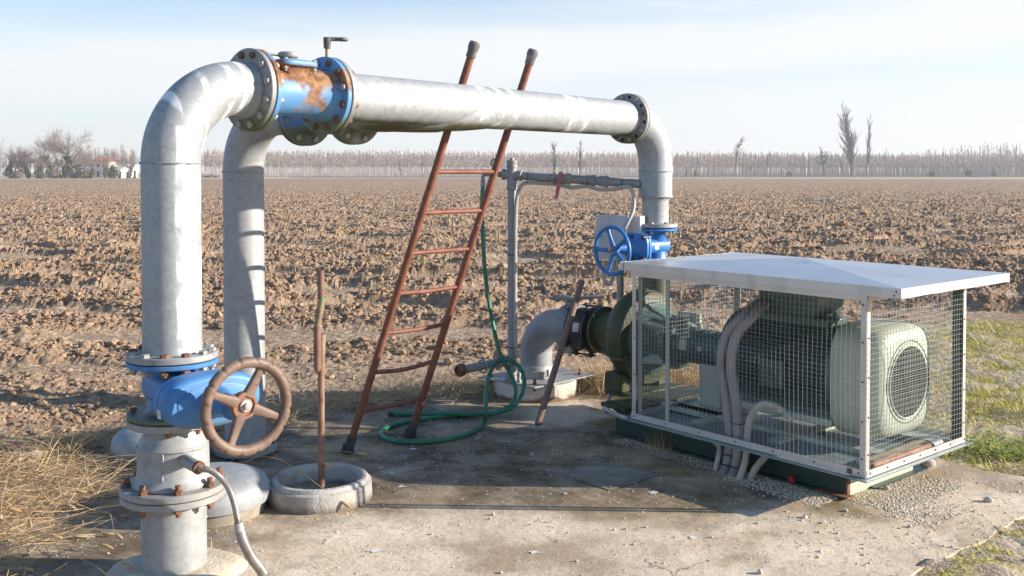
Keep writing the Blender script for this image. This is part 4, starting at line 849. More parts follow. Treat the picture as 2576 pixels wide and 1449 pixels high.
t = thing('suction_pipe', 'fat galvanised suction bend rising from the well casing and turning to the pump', 'pipe', SE + UP*.12)
rb = .205; c = SE + sx*rb + UP*(SZ - rb)
MB().tube([SE + UP*.19] + arc(c, -sx, UP, rb, 20) + [SXO + sx*(rb + .05)], RS, 48, caps=False).build('bend', SUC, t)
MB().lathe(SE, UP, [(.121, .132), (.16, .132), (.163, .128), (.2, .118), (.205, .112)], 48).build('base_collar', GALVC, t)
MB().torus(SE + UP*.165, UP, .128, .006, 48, 8).build('clamp_band', SV, t); 
for k in (0, 1):
    q = P(1378 + 12*k, 942, SE.y - .135); MB().box(Vector((q.x, q.y, .165)), (.008, .01, .025)).build('clamp_lug', SV, t, bevel=.003)
s1 = rb + .05
MB().lathe(SXO, sx, [(s1 - .005, .118), (s1, .130), (s1 + .012, .150), (s1 + .035, .154), (s1 + .05, .148), (s1 + .06, .142)], 56).build('coupling_ring', SUC, t)
MB().lathe(SXO, sx, [(s1 + .055, .150), (s1 + .062, .156), (s1 + .085, .156), (s1 + .11, .140), (s1 + .15, .125), (s1 + .19, .118), (s1 + .195, .113), (Lx - .13, .112)], 56).build('coupling_cone', SUC, t)
lv0 = SXO + sx*(s1 + .05) + UP*.158
le = P(1520, 745, lv0.y - .05)
MB().tube(smooth_path([P(1398, 756, lv0.y), P(1415, 748, lv0.y), P(1440, 752, lv0.y - .03), P(1480, 748, lv0.y - .05), le], 5), [.016]*5 + [.020]*6 + [.013]*(21 - 11), 10).build('coupling_lever', SUC, t)
MB().box(lv0 - UP*.004, (.035, .02, .022), (sx, Vector((-sx.y, sx.x, 0)), UP)).build('lever_bracket', SUC, t, bevel=.008)
MB().box(SXO + sx*(s1 + .06) - UP*.165, (.05, .025, .014), (sx, Vector((-sx.y, sx.x, 0)), UP)).build('lower_bracket', SUC, t, bevel=.006)
MB().tube([P(1348, 792, 7.05), P(1346, 775, 7.05), P(1362, 773, 7.05)], .006, 8).build('hook', SV, t)
# rubber coupling between suction pipe and pump
t = thing('pipe_coupling', 'black repair coupling with clamp bars between suction bend and pump', 'coupling', SXO + sx*(Lx - .17))
c2 = Lx - .20
MB().lathe(SXO, sx, [(c2, .120), (c2 + .002, .140), (c2 + .14, .140), (c2 + .142, .120)], 48).build('sleeve', RUB, t)
OLV = paint('mossy_olive', (.115, .13, .06), dirt=.6, rough=.6, chip=(.10, .055, .03))
for hh in (c2 - .012, c2 + .118): MB().lathe(SXO, sx, [(hh, .128), (hh + .002, .150), (hh + .012, .155), (hh + .030, .155), (hh + .034, .140)], 48).build('clamp_ring', blk, t)
Wx = Vector((sx.y, -sx.x, 0)); Wx = Wx if Wx.y < 0 else -Wx
for aa in (55, -35, -80, 120):
    d = (Wx*math.cos(R(aa)) + UP*math.sin(R(aa)))*.168; MB().cyl(SXO + sx*(c2 - .03) + d, SXO + sx*(c2 + .17) + d, .0065, 10).build('clamp_bar', blk, t)
    for hh in (c2 + .005, c2 + .13): MB().ball(SXO + sx*hh + d*.99, .020, 12).build('clamp_lug', blk, t)
d = (Wx*math.cos(R(12)) + UP*math.sin(R(12))); MB().loft(SXO + sx*(c2 + .06) + d*.1405, sx, [(0, .030, .0012), (.05, .030, .0012)], 8, up=d, e=8).build('sticker', lab, t)
MB().lathe(SXO, sx, [(Lx - .07, .108), (Lx + .03, .108)], 40).build('stub', SUC, t)

# ------------------------------------------------------------------ pump
PUMP = paint('pump_olive', (.05, .058, .02), dirt=.7, rough=.55, chip=(.12, .06, .03)); GRE = paint('machine_green', (.065, .12, .098), dirt=.25, rough=.42, chip=(.10, .12, .10)); GREL = paint('pale_green', (.42, .46, .37), dirt=.25, rough=.5, chip=(.15, .17, .14))
AX = -LA; XA = lambda s, b=0, z=0: A0 + LA*s + SB*b + UP*z
pu = thing('centrifugal_pump', 'olive green centrifugal pump with a round volute at the far end of the cage', 'pump', Vector((A0.x, A0.y, .17)) + LA*1.95)
MB().lathe(A0 - LA*.12, LA, [(1.80, .20), (1.815, .24), (1.82, .285), (1.845, .292), (1.85, .275), (1.87, .285), (1.92, .292), (1.97, .270), (2.01, .225), (2.035, .175), (2.05, .145), (2.10, .125), (2.225, .12), (2.23, .155), (2.25, .155), (2.252, .12)], 72, wob=lambda a, h: .05*math.cos(a - .5) if h > 1.85 and h < 2.03 else 0).build('volute', PUMP, pu)
for th in (20, 200): 
    d = (SB*math.cos(R(th)) + UP*math.sin(R(th)))
    MB().loft(XA(1.68) + d*.20, LA, [(0, .010, .11), (.1, .012, .11), (.2, .010, .07), (.25, .008, .03)], 12, up=d, e=4).build('volute_rib', PUMP, pu)
MB().lathe(Vector((PC.x, PC.y, 0)) , UP, [(.55, .13), (.66, .10), (.80, .083), (.90, .083), (.905, .14), (.93, .142)], 40).build('discharge_neck', GREL if False else PUMP, pu)
MB().lathe(A0 - LA*.06, LA, [(1.52, .10), (1.53, .16), (1.56, .165), (1.58, .14), (1.66, .13), (1.72, .19), (1.74, .225), (1.76, .23)], 56).build('back_cover', GRE, pu)
for th in (40, 140, 220, 320):
    d = SB*math.cos(R(th)) + UP*math.sin(R(th)); MB().loft(XA(1.49) + d*.14, LA, [(0, .012, .04), (.1, .014, .055), (.22, .014, .08)], 12, up=d, e=4).build('bracket_rib', GREL, pu)
for b in (-.17, .17): MB().box(Vector((A0.x, A0.y, .235)) + LA*1.82 + SB*b, (.075, .06, .06), (LA, SB, UP)).build('pump_foot', PUMP, pu, bevel=.012)
bh = MB().lathe(A0, LA, [(1.02, .112), (1.06, .105), (1.30, .104), (1.40, .108), (1.43, .125), (1.435, .142), (1.455, .146), (1.475, .146), (1.48, .13), (1.53, .11)], 48).build('bearing_housing', GRE, pu)
for k in range(7): MB().torus(XA(1.10 + .035*k), LA, .104, .004, 40, 6).build('housing_rib', GRE, bh)
# plate and CE mark on the housing, facing the camera
def on_cyl(s, ang, r): d = -SB*math.cos(R(ang)) + UP*math.sin(R(ang)); return XA(s) + d*r, d
c, d = on_cyl(1.36, 8, .1065); MB().box(c, (.030, .030, .0015), (LA, d.cross(LA), d)).build('type_plate', Mat('plate_alu', (.42, .38, .33), .45, .4).m, bh, bevel=.0007)
tcv = bpy.data.curves.new('ce_text', 'FONT'); tcv.body = 'CE'; tcv.size = .030; tcv.align_x = 'CENTER'; tcv.align_y = 'CENTER'; to = bpy.data.objects.new('ce_text', tcv); COL.objects.link(to)
c, d = on_cyl(1.235, 4, .1062); ceb = MB().box(c, (.016, .013, .0008), (LA, d.cross(LA), d)).build('ce_sticker', Mat('ce_white', (.7, .7, .7), .5).m, bh)
dg = bpy.context.evaluated_depsgraph_get(); me = bpy.data.meshes.new_from_object(to.evaluated_get(dg)); bpy.data.objects.remove(to)
ce = bpy.data.objects.new('ce_letters', me); COL.objects.link(ce); me.materials.clear(); me.materials.append(hol); ce.parent = bh
xr = -LA; M = Matrix((xr, d.cross(xr), d)).transposed().to_4x4(); M.translation = c + d*.0014; ce.matrix_basis = M
ym = Mat('yellow_band', (.55, .45, .03), .5).m; MB().torus(XA(1.56, .0, .13), UP, .028, .003, 24, 6).build('seal_ring', ym, pu)
MB().lathe(XA(1.5, .06, .145), UP, [(0, .016), (.02, .016), (.022, .012), (.05, .012)], 14).build('oil_plug', Mat('oil_red', (.35, .05, .03), .5).m, pu)

# ------------------------------------------------------------------ motor
GRY = paint('motor_green', (.085, .135, .115), dirt=.2, rough=.4, chip=(.09, .12, .10)); DKG = paint('dark_fin_green', (.025, .048, .043), dirt=.2, rough=.4, chip=(.04, .05, .045))
mo = thing('electric_motor', 'big pale green electric motor with cooling fins and a round fan grille', 'motor', Vector((A0.x, A0.y, .2)) + LA*.5)
MB().loft(A0 + LA*.0, LA, [(.0, .205, .205), (.004, .225, .225), (.014, .248, .248), (.032, .266, .266), (.06, .276, .276), (.12, .280, .280), (.25, .282, .282), (.262, .278, .278)], 72, e=4.2).build('fan_cowl', GREL, mo)
fg = MB().lathe(A0, AX, [(.0005, .178), (.0018, .178), (.0018, 0)], 64).build('fan_opening', hol, mo)
gm_ = MB(); gmat = Mat('grille_wire', (.16, .18, .16), .5, .3).m
for k in range(-14, 15):
    o_ = k*.0122; h_ = math.sqrt(max(.178**2 - o_**2, 0))
    if h_ > .02:
        gm_.box(A0 + AX*.004 + SB*o_, (.0012, .0013, h_), (AX, SB, UP))
        gm_.box(A0 + AX*.0065 + UP*o_, (.0010, h_, .0012), (AX, SB, UP))
gm_.build('fan_grille', gmat, mo); MB().torus(A0 + AX*.003, AX, .180, .0045, 72, 8).build('grille_ring', GREL, mo)
MB().torus(A0 + AX*.001, AX, .205, .0018, 72, 6).build('cowl_groove', hol, mo)
MB().lathe(A0, LA, [(.255, .235), (.93, .235), (.935, .22)], 64).build('frame', DKG, mo)
fin = MB()
for th in range(0, 360, 5):
    if 66 < th < 114: continue
    d = SB*math.cos(R(th)) + UP*math.sin(R(th)); l = .262 if not (20 < (th % 90) < 70) else .268
    tq = d.cross(LA); fin.box(XA(.58) + d*((.228 + l)/2), (.31, .0026, (l - .228)/2), (LA, tq, d))
fin.build('cooling_fins', GRY, mo)
for th in (0, 180):
    d = SB*math.cos(R(th)) + UP*math.sin(R(th)); MB().box(XA(.62, 0, .0) + d*.266 - UP*.02, (.075 if th == 180 else .1, .075, .008), (LA, UP, d)).build('side_pad', GRY, mo, bevel=.006)
MB().lathe(A0, LA, [(.93, .272), (.936, .278), (.975, .278), (.985, .265), (1.0, .21), (1.03, .16), (1.035, .12)], 64).build('end_shield', GRY, mo)
MB().lathe(A0, LA, [(.262, .262), (.30, .268), (.31, .25)], 64).build('end_shield', GRY, mo)
for s in (.40, .86):
    c = XA(s, -.06, .255); MB().box(c - UP*.01, (.05, .018, .045), (LA, SB, UP)).build('lifting_lug', GRY, mo, bevel=.012); MB().torus(c + UP*.03, SB, .030, .012, 24, 8).build('lifting_eye', GRY, mo)
MB().box(XA(.63, -.06, .258), (.27, .10, .022), (LA, SB, UP)).build('top_pad', GRY, mo, bevel=.01)
tb = MB().loft(XA(.60, -.03, .27), UP, [(0, .15, .12), (.02, .17, .14), (.05, .185, .15), (.14, .185, .15), (.145, .195, .16), (.185, .195, .16), (.19, .185, .15)], 40, up=SB, e=9).build('terminal_box', GRY, mo, sharp=30)
for s in (.74, .70): MB().cyl(XA(s, -.16, .335), XA(s, -.205, .325), .03, 18).build('cable_gland', GRE, tb)
for b in (-.2, .2):
    MB().box(XA(.60, b, -.225), (.33, .055, .018), (LA, SB, UP)).build('motor_foot', GREL, mo, bevel=.006)
    MB().box(XA(.60, b*.92, -.17), (.30, .012, .05), (LA, SB, UP)).build('foot_web', GRY, mo, bevel=.004)

# ------------------------------------------------------------------ steel base
CG = lambda a, b, z: Vector((N.x, N.y, 0)) + LA*a + SB*b + UP*z
GBASE = paint('base_green', (.018, .048, .038), dirt=.35, rough=.45, chip=(.13, .06, .03))
t = thing('steel_skid', 'dark green steel channel base under the caged motor, rust at its front corner', 'skid', CG(.9, .45, 0))
ax = (LA, SB, UP)
for b in (.165, .78):
    sgn = -1 if b < .4 else 1
    MB().box(CG(.945, b, .072), (.755, .004, .070), ax).build('beam_web', GBASE, t)
    bm_ = MB().box(CG(.945, b + sgn*-.0, .006), (.755, .045, .005), ax).build('beam_flange', GBASE, t); MB().box(CG(.945, b + .0, .145), (.755, .04, .004), ax).build('beam_flange', GBASE, t)
MB().box(CG(.192, .47, .074), (.004, .31, .072), ax).build('end_plate', GREL, t); MB().box(CG(.185, .62, .006), (.03, .26, .004), ax).build('end_foot', GBASE, t)
MB().box(CG(1.705, .47, .074), (.004, .31, .072), ax).build('end_plate', GBASE, t)
rst = MB().box(CG(.187, .165, .07), (.006, .012, .068), ax).build('rusty_corner', RUSTN, t); MB().box(CG(.24, .13, .0135), (.09, .028, .0025), ax).build('rusty_toe', RUSTN, t)
MB().cyl(CG(.47, .12, .012), CG(.47, .12, .045), .017, 16).build('red_plug', Mat('red_plug', (.35, .02, .03), .45).m, t)
for b in (.38, .80): MB().box(CG(.80, b, .17), (.72, .045, .018), ax).build('rail', GREL, t, bevel=.003)
for a in (.12, .62, 1.12): MB().box(CG(a, .48, .166), (.035, .30, .014), ax).build('cross_member', GREL, t, bevel=.003)
# pale pedestal plates below the bearing housing
MB().box(CG(1.28, .58, .30), (.075, .09, .125), ax).build('pedestal', GREL, t, bevel=.004); MB().box(CG(1.28, .52, .182), (.17, .24, .006), ax).build('sole_plate', GREL, t)
MB().box(CG(1.62, .50, .176), (.10, .34, .012), ax).build('pump_bed', PUMP, t, bevel=.003); MB().box(CG(1.70, .48, .162), (.10, .36, .012), ax).build('pump_bed', PUMP, t, bevel=.003); MB().box(CG(1.90, .62, .165), (.12, .24, .014), ax).build('pump_bed', PUMP, t, bevel=.003)
MB().cyl(CG(.035, .12, .19), CG(.035, .66, .19), .013, 14).build('rusty_rod', rusty('orange_rod', (.30, .12, .06), (.5, .28, .18)), t); MB().cyl(CG(.035, .66, .19), CG(.035, .75, .192), .022, 14).build('rod_collar', SV, t)
MB().box(CG(.09, .45, .185), (.028, .26, .01), ax).build('timber', wood.m, t)

# ------------------------------------------------------------------ cage
CL, CWD, ZB, ZT = 1.43, .94, .172, .995
ALU = Mat('aluminium', (.60, .585, .57), .38, .35); ALU.layer((.44, .42, .39), ALU.noise(6, .5, .75, detail=6, stretch=(1, 1, .3))); ALU = ALU.m
ROOFM = Mat('roof_sheet', (.66, .65, .65), .30, .75); ROOFM.layer((.52, .47, .42), ROOFM.math('MULTIPLY', ROOFM.noise(4, .52, .78, detail=8), .6)); ROOFM.layer((.72, .71, .70), ROOFM.noise(1.6, .4, .7)); ROOFM.rough(ROOFM.tex('noise', 3, detail=6).outputs[0], .22, .5); ROOFM.bump(ROOFM.tex('noise', 3.2, detail=2).outputs[0], .25, .02); ROOFM.layer((.2, .15, .1), ROOFM.noise(48, .72, .75, detail=2, off=5)); ROOFM.layer((.40, .34, .27), ROOFM.math('MULTIPLY', ROOFM.noise(9, .60, .72, detail=8, off=11, rough=.7), .7)); ROOFM = ROOFM.m
WIRE = Mat('mesh_wire', (.36, .37, .38), .4, .5).m
cg = thing('machine_cage', 'wire mesh cage on aluminium corner posts with a flat sheet roof over the motor', 'cage', CG(CL/2, CWD/2, ZB))
def angle_post(a, b, da, db):                  # an L of two strips
    m = MB(); w_, th = .027, .0022
    m.box(CG(a + da*w_/2, b - db*th, (ZB + ZT)/2), (w_/2, th/2, (ZT - ZB)/2), ax); m.box(CG(a - da*th, b + db*w_/2, (ZB + ZT)/2), (th/2, w_/2, (ZT - ZB)/2), ax)
    return m.build('corner_post', ALU, cg)
scr = Mat('screw_rust', (.16, .06, .03), .7).m
def screw(parent, p, d, r=.0046):
    o = MB().lathe(p, d, [(-.002, r), (.0025, r), (.0035, r*.6)], 8).build('screw', scr, parent); return o
for a, b, da, db in ((0, 0, 1, 1), (CL, 0, -1, 1), (0, CWD, 1, -1), (CL, CWD, -1, -1)):
    po = angle_post(a, b, da, db)
    for z in ((.25, .42, .60, .78, .95) if (a, b) != (CL, 0) else (.22, .42, .62, .8)):
        if b == 0: screw(po, CG(a + da*.016, -.0035, z), -SB)
        if a == 0: screw(po, CG(-.0035, b + db*.016, z + .02), AX)
for z, nm in ((ZB + .012, 'bottom_rail'), (ZT - .012, 'top_rail')):
    for k, (c, h) in enumerate(((CG(CL/2, -.0055, z), (CL/2 + .004, .0012, .016)), (CG(-.0055, CWD/2, z), (.0012, CWD/2, .016)), (CG(CL/2, CWD + .0055, z), (CL/2, .0012, .016)), (CG(CL + .0055, CWD/2, z), (.0012, CWD/2, .016)))):
        ro = MB().box(c, h, ax).build(nm, ALU, cg)
        if nm == 'bottom_rail' and k < 2:
            for q in range(7):
                if k == 0: p = CG(.03 + q*.23, -.0065, z)
                else: p = CG(-.0065, .03 + q*.15, z)
                dd = -SB if k == 0 else AX
                screw(ro, p, dd)
MB().box(CG(.075, -.0075, ZB + .012), (.012, .006, .012), ax).build('rusty_latch', RUSTN, cg, bevel=.003)
def panel(a0, b0, a1, b1, off):
    m = MB(); p0 = CG(a0, b0, 0); p1 = CG(a1, b1, 0); d = (p1 - p0); L = d.length; d.normalize(); nrm = d.cross(UP); rr = random.Random(int(L*100)); th = .00078; pitch = .0252
    n = int(L/pitch); nz_ = int((ZT - ZB)/pitch)
    ph = [rr.uniform(0, 6.28) for _ in range(6)]
    bow = lambda x, z: (.004*math.sin(x*5 + ph[0])*math.sin(z*6 + ph[1]) + .0018*math.sin(x*17 + ph[2] + z*9))
    def strip(pts, side):
        vs = []; fs = []
        for q in pts: vs += [q - side*th + nrm*th, q + side*th + nrm*th, q - nrm*th*1.2]
        for k in range(len(pts) - 1):
            for e in range(3): fs.append((k*3 + e, k*3 + (e + 1) % 3, k*3 + 3 + (e + 1) % 3, k*3 + 3 + e))
        m.add(vs, fs)
    for i in range(1, n):
        x = i*pitch; strip([p0 + d*(x + .0016*math.sin(z*8 + ph[3])) + UP*z + nrm*(off + bow(x, z)) for z in np.linspace(ZB, ZT, 9)], d)
    for j in range(1, nz_):
        z = ZB + j*pitch; strip([p0 + d*x + UP*(z + .0035*math.sin(x*3.5 + ph[4])*math.sin(z*4) + .0012*math.sin(x*13 + ph[5])) + nrm*(off + .0014 + bow(x, z)) for x in np.linspace(0, L, 15)], UP)
    me = bpy.data.meshes.new('wire_mesh'); me.from_pydata(m.v, [], m.f); me.materials.append(WIRE); o = bpy.data.objects.new('wire_mesh', me); COL.objects.link(o); attach(o, cg); return o
panel(0, 0, CL, 0, 0); panel(0, 0, 0, CWD, 0); panel(CL, .0, CL, CWD, 0); panel(0, CWD, CL, CWD, 0)
DKP = paint('post_green', (.02, .055, .04), dirt=.2, chip=(.05, .07, .06))
for a, b in ((.03, CWD - .03), (CL - .03, .03), (.72, CWD - .02), (1.06, CWD - .02), (.36, CWD - .02), (.028, .03), (1.19, .02)):
    if (a, b) == (.36, CWD - .02): continue
    hh = (ZT - ZB)/2; MB().box(CG(a, b, ZB + hh), (.016 if b > .1 else .012, .016 if b > .1 else .006, hh - .004), ax).build('inner_post', DKP if b > .1 else GREL, cg, bevel=.002)
MB().box(CG(1.54, .62, .665), (.085, .010, .030), ax).build('guard_bracket', GREL, cg, bevel=.002); MB().box(CG(1.46, .622, .57), (.016, .010, .064), ax).build('guard_leg', GREL, cg, bevel=.002)
MB().box(CG(CL/2 + .02, CWD/2, .161), (CL/2 + .05, CWD/2 + .04, .0028), ax).build('tray', paint('tray_grey', (.20, .24, .235), dirt=.5, chip=(.14, .07, .04)), cg)
MB().box(CG(CL*.62, .055, .147), (CL*.36, .03, .010), ax).build('tray_stiffener', GBASE, cg)
# roof: sheet broken along its diagonals, folded down all round
a0, a1, b0_, b1_ = -.17, CL + .085, -.015, 1.045; zt, zb_ = 1.040, .997
m = MB(); cs_ = [CG(a0, b0_, zt), CG(a1, b0_, zt), CG(a1, b1_, zt), CG(a0, b1_, zt)]; apx = CG((a0 + a1)/2, (b0_ + b1_)/2, zt + .05)
NR = 8
m.add([tuple(p) for p in cs_] + [tuple(apx)], [(0, 4, 1), (1, 4, 2), (2, 4, 3), (3, 4, 0)])
rf = m.build('roof_sheet', ROOFM, cg, sharp=1)
mm = MB()
for i in range(4):
    p, q = cs_[i], cs_[(i + 1) % 4]; d = (q - p).normalized(); o = Vector((d.y, -d.x, 0)); o = o if o.dot(p - apx) > 0 else -o
    vs = []; n_ = 12
    rr = random.Random(i)
    for k in range(n_ + 1):
        b = p.lerp(q, k/n_); dz = rr.uniform(-.0015, .0015) if 0 < k < n_ else 0; vs += [b + o*.0012 + UP*.0005, b + o*.0022 - UP*(zt - zb_ + dz), b - o*.012 - UP*(zt - zb_ + dz)]
    mm.add(vs, [f for k in range(n_) for f in ((k*3, k*3 + 1, k*3 + 4, k*3 + 3), (k*3 + 1, k*3 + 2, k*3 + 5, k*3 + 4))])
fas = mm.build('roof_fascia', ALU, cg, sharp=20)
for p, d in ((CG(a0 + .02, b0_ - .002, 1.025), -SB), (CG(a0 + .03, b0_ - .002, 1.008), -SB), (CG(a1 - .03, b0_ - .002, 1.03), -SB), (CG(a1 - .03, b0_ - .002, 1.018), -SB), (CG(a1 - .03, b0_ - .002, 1.006), -SB)): screw(fas, p, d, .004).name = 'rivet'

# ------------------------------------------------------------------ cables coming out of the ground into the cage
PVC = Mat('grey_pvc', (.28, .255, .25), .5); PVC.layer((.34, .31, .30), PVC.noise(6, .4, .7)); PVC = PVC.m; PLAS = Mat('beige_conduit', (.50, .46, .40), .55); PLAS.layer((.40, .36, .30), PLAS.noise(14, .45, .7)); PLAS = PLAS.m
for k, (lab_, dx) in enumerate((('smooth grey cable duct curving down from the motor terminal box, the left one', 0), ('smooth grey cable duct curving down from the motor terminal box, the right one', 1))):
    g0 = CG(.815 - .055*k, .055, -.02); tp_ = XA(.74 - .04*k, -.205, .325)
    u0 = CG(.80 - .053*k, .058, .17)
    pts = [g0 + Vector((-.035, -.045, 0)), g0 + UP*.05, u0, CG(.83 - .06*k, .07, .35), CG(.88 - .065*k, .085, .55), CG(.86 - .06*k, .11, .70), CG(.79 - .05*k, .165, .80), tp_ - SB*.035 + UP*.005, tp_]
    t = thing('cable_duct', lab_, 'cable duct', (g0.x, g0.y, 0)); MB().tube(smooth_path(pts, 10), .0262, 18).build('duct', PVC, t)
    if k == 0:
        for z, b in ((.085, .05), (.035, .04)): MB().torus(CG(.80, b, z), Vector((.25, .2, 1)), .030, .0035, 24, 6).build('cable_tie', blk, t)
    else:
        for z in (.04, .26): MB().torus(CG(.752, .05 if z < .1 else .066, z), UP, .031, .0035, 24, 6).build('cable_tie', blk, t)
def rib(label, pts, r):
    t = thing('ribbed_conduit', label, 'conduit', (pts[0].x, pts[0].y, 0)); corrugated(pts, r, .0098, .13, 12, 12).build('conduit', gcd if 'grey' in label else PLAS, t); return t
g0 = CG(.70, .05, -.01)
t = rib('beige ribbed conduit arching into the cage and ending in a clear plug', [g0 + Vector((-.04, -.05, 0)), CG(.695, .052, .09), CG(.69, .055, .20), CG(.675, .06, .30), CG(.62, .065, .375), CG(.55, .068, .388), CG(.48, .07, .365)], .0165)
e0, e1 = CG(.485, .07, .368), CG(.43, .072, .338); MB().cyl(e0, e0.lerp(e1, .45), .019, 14).build('gland', Mat('teal_gland', (.20, .32, .25), .5).m, t); MB().cyl(e0.lerp(e1, .4), e1, .0165, 14).build('clear_plug', STAIN, t)
rib('short beige ribbed conduit slanting from the ground up under the tray, rightmost', [CG(.655, .03, -.01), CG(.635, .06, .06), CG(.59, .10, .13), CG(.56, .14, .155)], .0165)
rib('thin beige ribbed conduit curving under the tray, leftmost of the cables', [CG(.865, .02, -.01), CG(.855, .035, .07), CG(.87, .06, .115), CG(.95, .08, .135), CG(1.1, .10, .14)], .0125)
rib('grey ribbed conduit hanging behind the pump and running along its base', [CG(1.455, -.02, .165), CG(1.55, -.01, .168), CG(1.66, .01, .18), P(1529, 1030, 6.25), P(1535, 985, 6.4), P(1552, 930, 6.55)], .0115)

# ------------------------------------------------------------------ switch box behind the blue handwheel
BOXM = Mat('grey_box_paint', (.52, .52, .52), .5); BOXM.layer((.42, .42, .42), BOXM.noise(5, .45, .7)); BOXM = BOXM.m
bx0 = P(1552, 600, 6.42)
t = thing('switch_box', 'light grey switch box on a grey post behind the small blue handwheel', 'switch box', (bx0.x + .03, bx0.y + .1, .15))
Bx = Vector((.80, -.60, 0)); By = Vector((.60, .80, 0)); bc = Vector((bx0.x, bx0.y + .12, P(1552, 598, 6.5).z))
MB().box(bc, (.115, .05, .145), (Bx, By, UP)).build('box', BOXM, t, bevel=.004)
MB().box(bc + Bx*.15 + By*.03 + UP*.03, (.04, .035, .115), (Bx, By, UP)).build('side_plate', BOXM, t, bevel=.003); MB().box(bc - Bx*.122 - UP*.05, (.014, .045, .10), (Bx, By, UP)).build('hinge_cover', BOXM, t, bevel=.003)
pq = P(1560, 700, 6.62); MB().box(Vector((pq.x, pq.y, .52)), (.020, .012, .36), (Bx, By, UP)).build('post', Mat('grey_post', (.20, .19, .18), .7).m, t)
MB().tube([P(1470, 600, bc.y), P(1515, 593, bc.y)], .004, 8).build('wire_end', RUSTN, t)
t = thing('ribbed_conduit', 'beige ribbed conduit making a loop below the switch box', 'conduit', P(1533, 715, 6.5))
corrugated([P(1522, 655, 6.52), P(1518, 690, 6.52), P(1524, 712, 6.52), P(1536, 712, 6.52), P(1543, 690, 6.52), P(1545, 655, 6.52)], .0125, .010, .12, 8).build('conduit', PLAS, t)
t = thing('ribbed_conduit', 'beige ribbed conduit dropping from the switch box to the ground behind the pump', 'conduit', G(1530, 1060))
corrugated([P(1556, 655, 6.5), P(1556, 760, 6.5), P(1552, 860, 6.45), P(1543, 960, 6.3), P(1530, 1010, 6.2), P(1527, 1040, 6.15)], .0125, .010, .12, 8).build('conduit', gcd, t)

# ------------------------------------------------------------------ leaning stick, stones, gravel
STK = rusty('weathered_stick', (.19, .12, .09), (.28, .19, .15), .8, (.10, .06, .045))
s0 = G(1353, 1069); s1_ = P(1464, 707, 6.60); t = thing('leaning_pipe', 'weathered brown iron pipe leaning on the suction coupling', 'pipe', s0)
d = (s1_ - s0).normalized(); MB().tube([s0, s0.lerp(s1_, .5), s1_], .0205, 18).build('tube', STK, t); MB().cyl(s1_ - d*.02 - Vector((.035, 0, 0)), s1_ - d*.02, .006, 8).build('peg', STK, t)
STN = Mat('stone', (.42, .38, .33), .85, 0, .2); STN.layer((.60, .56, .50), STN.objrand()); STN.layer((.36, .31, .26), STN.noise(30, .5, .7, detail=5)); STN.bump(STN.tex('noise', 40, detail=5).outputs[0], .4, .004)
def stone(x, y, r, label, group=None, s=1, m=STN.m):
    p = G(x, y); v, f = rocks(np.array([[0, 0, 0.0]]), np.array([r]), (IV2, IF2), .06, .75); o = npmesh('stone', v, f, m, smooth=True); o.location = (p.x, p.y, r*.42); tag(o, label, 'stone', group); return o
LOOSE = 'pale pebble lying loose on the concrete'
for i, (x, y, r) in enumerate([(1842, 1139, .014), (1870, 1148, .013), (1895, 1138, .015), (1545, 1334, .012), (1575, 1332, .012), (1625, 1327, .011), (1938, 1283, .013), (1905, 1317, .012), (2288, 1326, .016), (2330, 1300, .010), (1790, 1353, .011), (1698, 1352, .010), (1450, 1413, .013), (1260, 1442, .012), (2060, 1340, .010), (1750, 1260, .011), (1420, 1243, .010), (2470, 1392, .012), (1085, 1345, .012), (1232, 1306, .011), (1595, 1370, .010), (1335, 1320, .010)]): stone(x, y, r*.62, LOOSE, 'loose pebbles on the concrete slab')
stone(2335, 1172, .034, 'reddish brown stone beside the end of the green base'); stone(2487, 1262, .02, 'whitish egg shaped stone on the bare concrete at far right'); stone(1912, 1443, .014, 'dark grey stone at the bottom edge of the slab')
stone(1240, 1296, .010, LOOSE, 'loose pebbles on the concrete slab')
stone(85, 1155, .05, 'large bluish white cobble at the left edge of the slab'); stone(48, 1150, .032, 'small white cobble left of the larger one at the slab edge')
stone(2230, 1232, .022, 'brown pebble at the head of the gravel heap'); stone(2200, 1182, .022, 'brownish pebble close to the bottom edge of the tray')
PEB = Mat('gravel_grain', (.52, .43, .32), .9, 0, .2); PEB.layer((.80, .70, .55), PEB.island())
gp = []
def band(n, a0, a1, b0, b1, s0=.003, s1=.009):
    a = a0 + (a1 - a0)*rng.random(n); b = b0 + (b1 - b0)*rng.beta(1.2, 1.8, n); p = np.array([N.x, N.y, 0])[None] + a[:, None]*np.array(LA)[None] + b[:, None]*np.array(SB)[None]; return p, rng.uniform(s0, s1, n)
for args in ((2200, .2, .75, .12, -.10, .002, .006), (1500, .75, 1.6, .12, -.03, .002, .005), (4200, .17, -.10, .12, .80, .002, .007), (900, -.05, -.28, .05, .5, .0015, .006)):
    p, s_ = band(*args); p[:, 2] = s_*.2; gp.append(rocks(p, s_*.85, (IV, IF), .2, .6))
n = 4500; x = rng.uniform(-2.6, 2.6, n); y = rng.uniform(3.0, 6.8, n); ok = polydist(x, y, SLAB) < -.03; x, y = x[ok], y[ok]; s_ = np.minimum(.0015 + rng.gamma(1.2, .001, len(x)), .005); gp.append(rocks(np.stack([x, y, s_*.4], -1), s_, (IV, IF), .2, .8))
n = 900; x = rng.uniform(1.2, 3.2, n); y = rng.uniform(3.2, 5.0, n); s_ = np.minimum(.002 + rng.gamma(1.3, .002, n), .012); gp.append(rocks(np.stack([x, y, s_*.3], -1), s_, (IV, IF), .25, .8))
tag(npmesh('gravel', *join(gp), PEB.m), 'fine pale gravel heaped along the green base and strewn over the slab', 'gravel', kind='stuff')
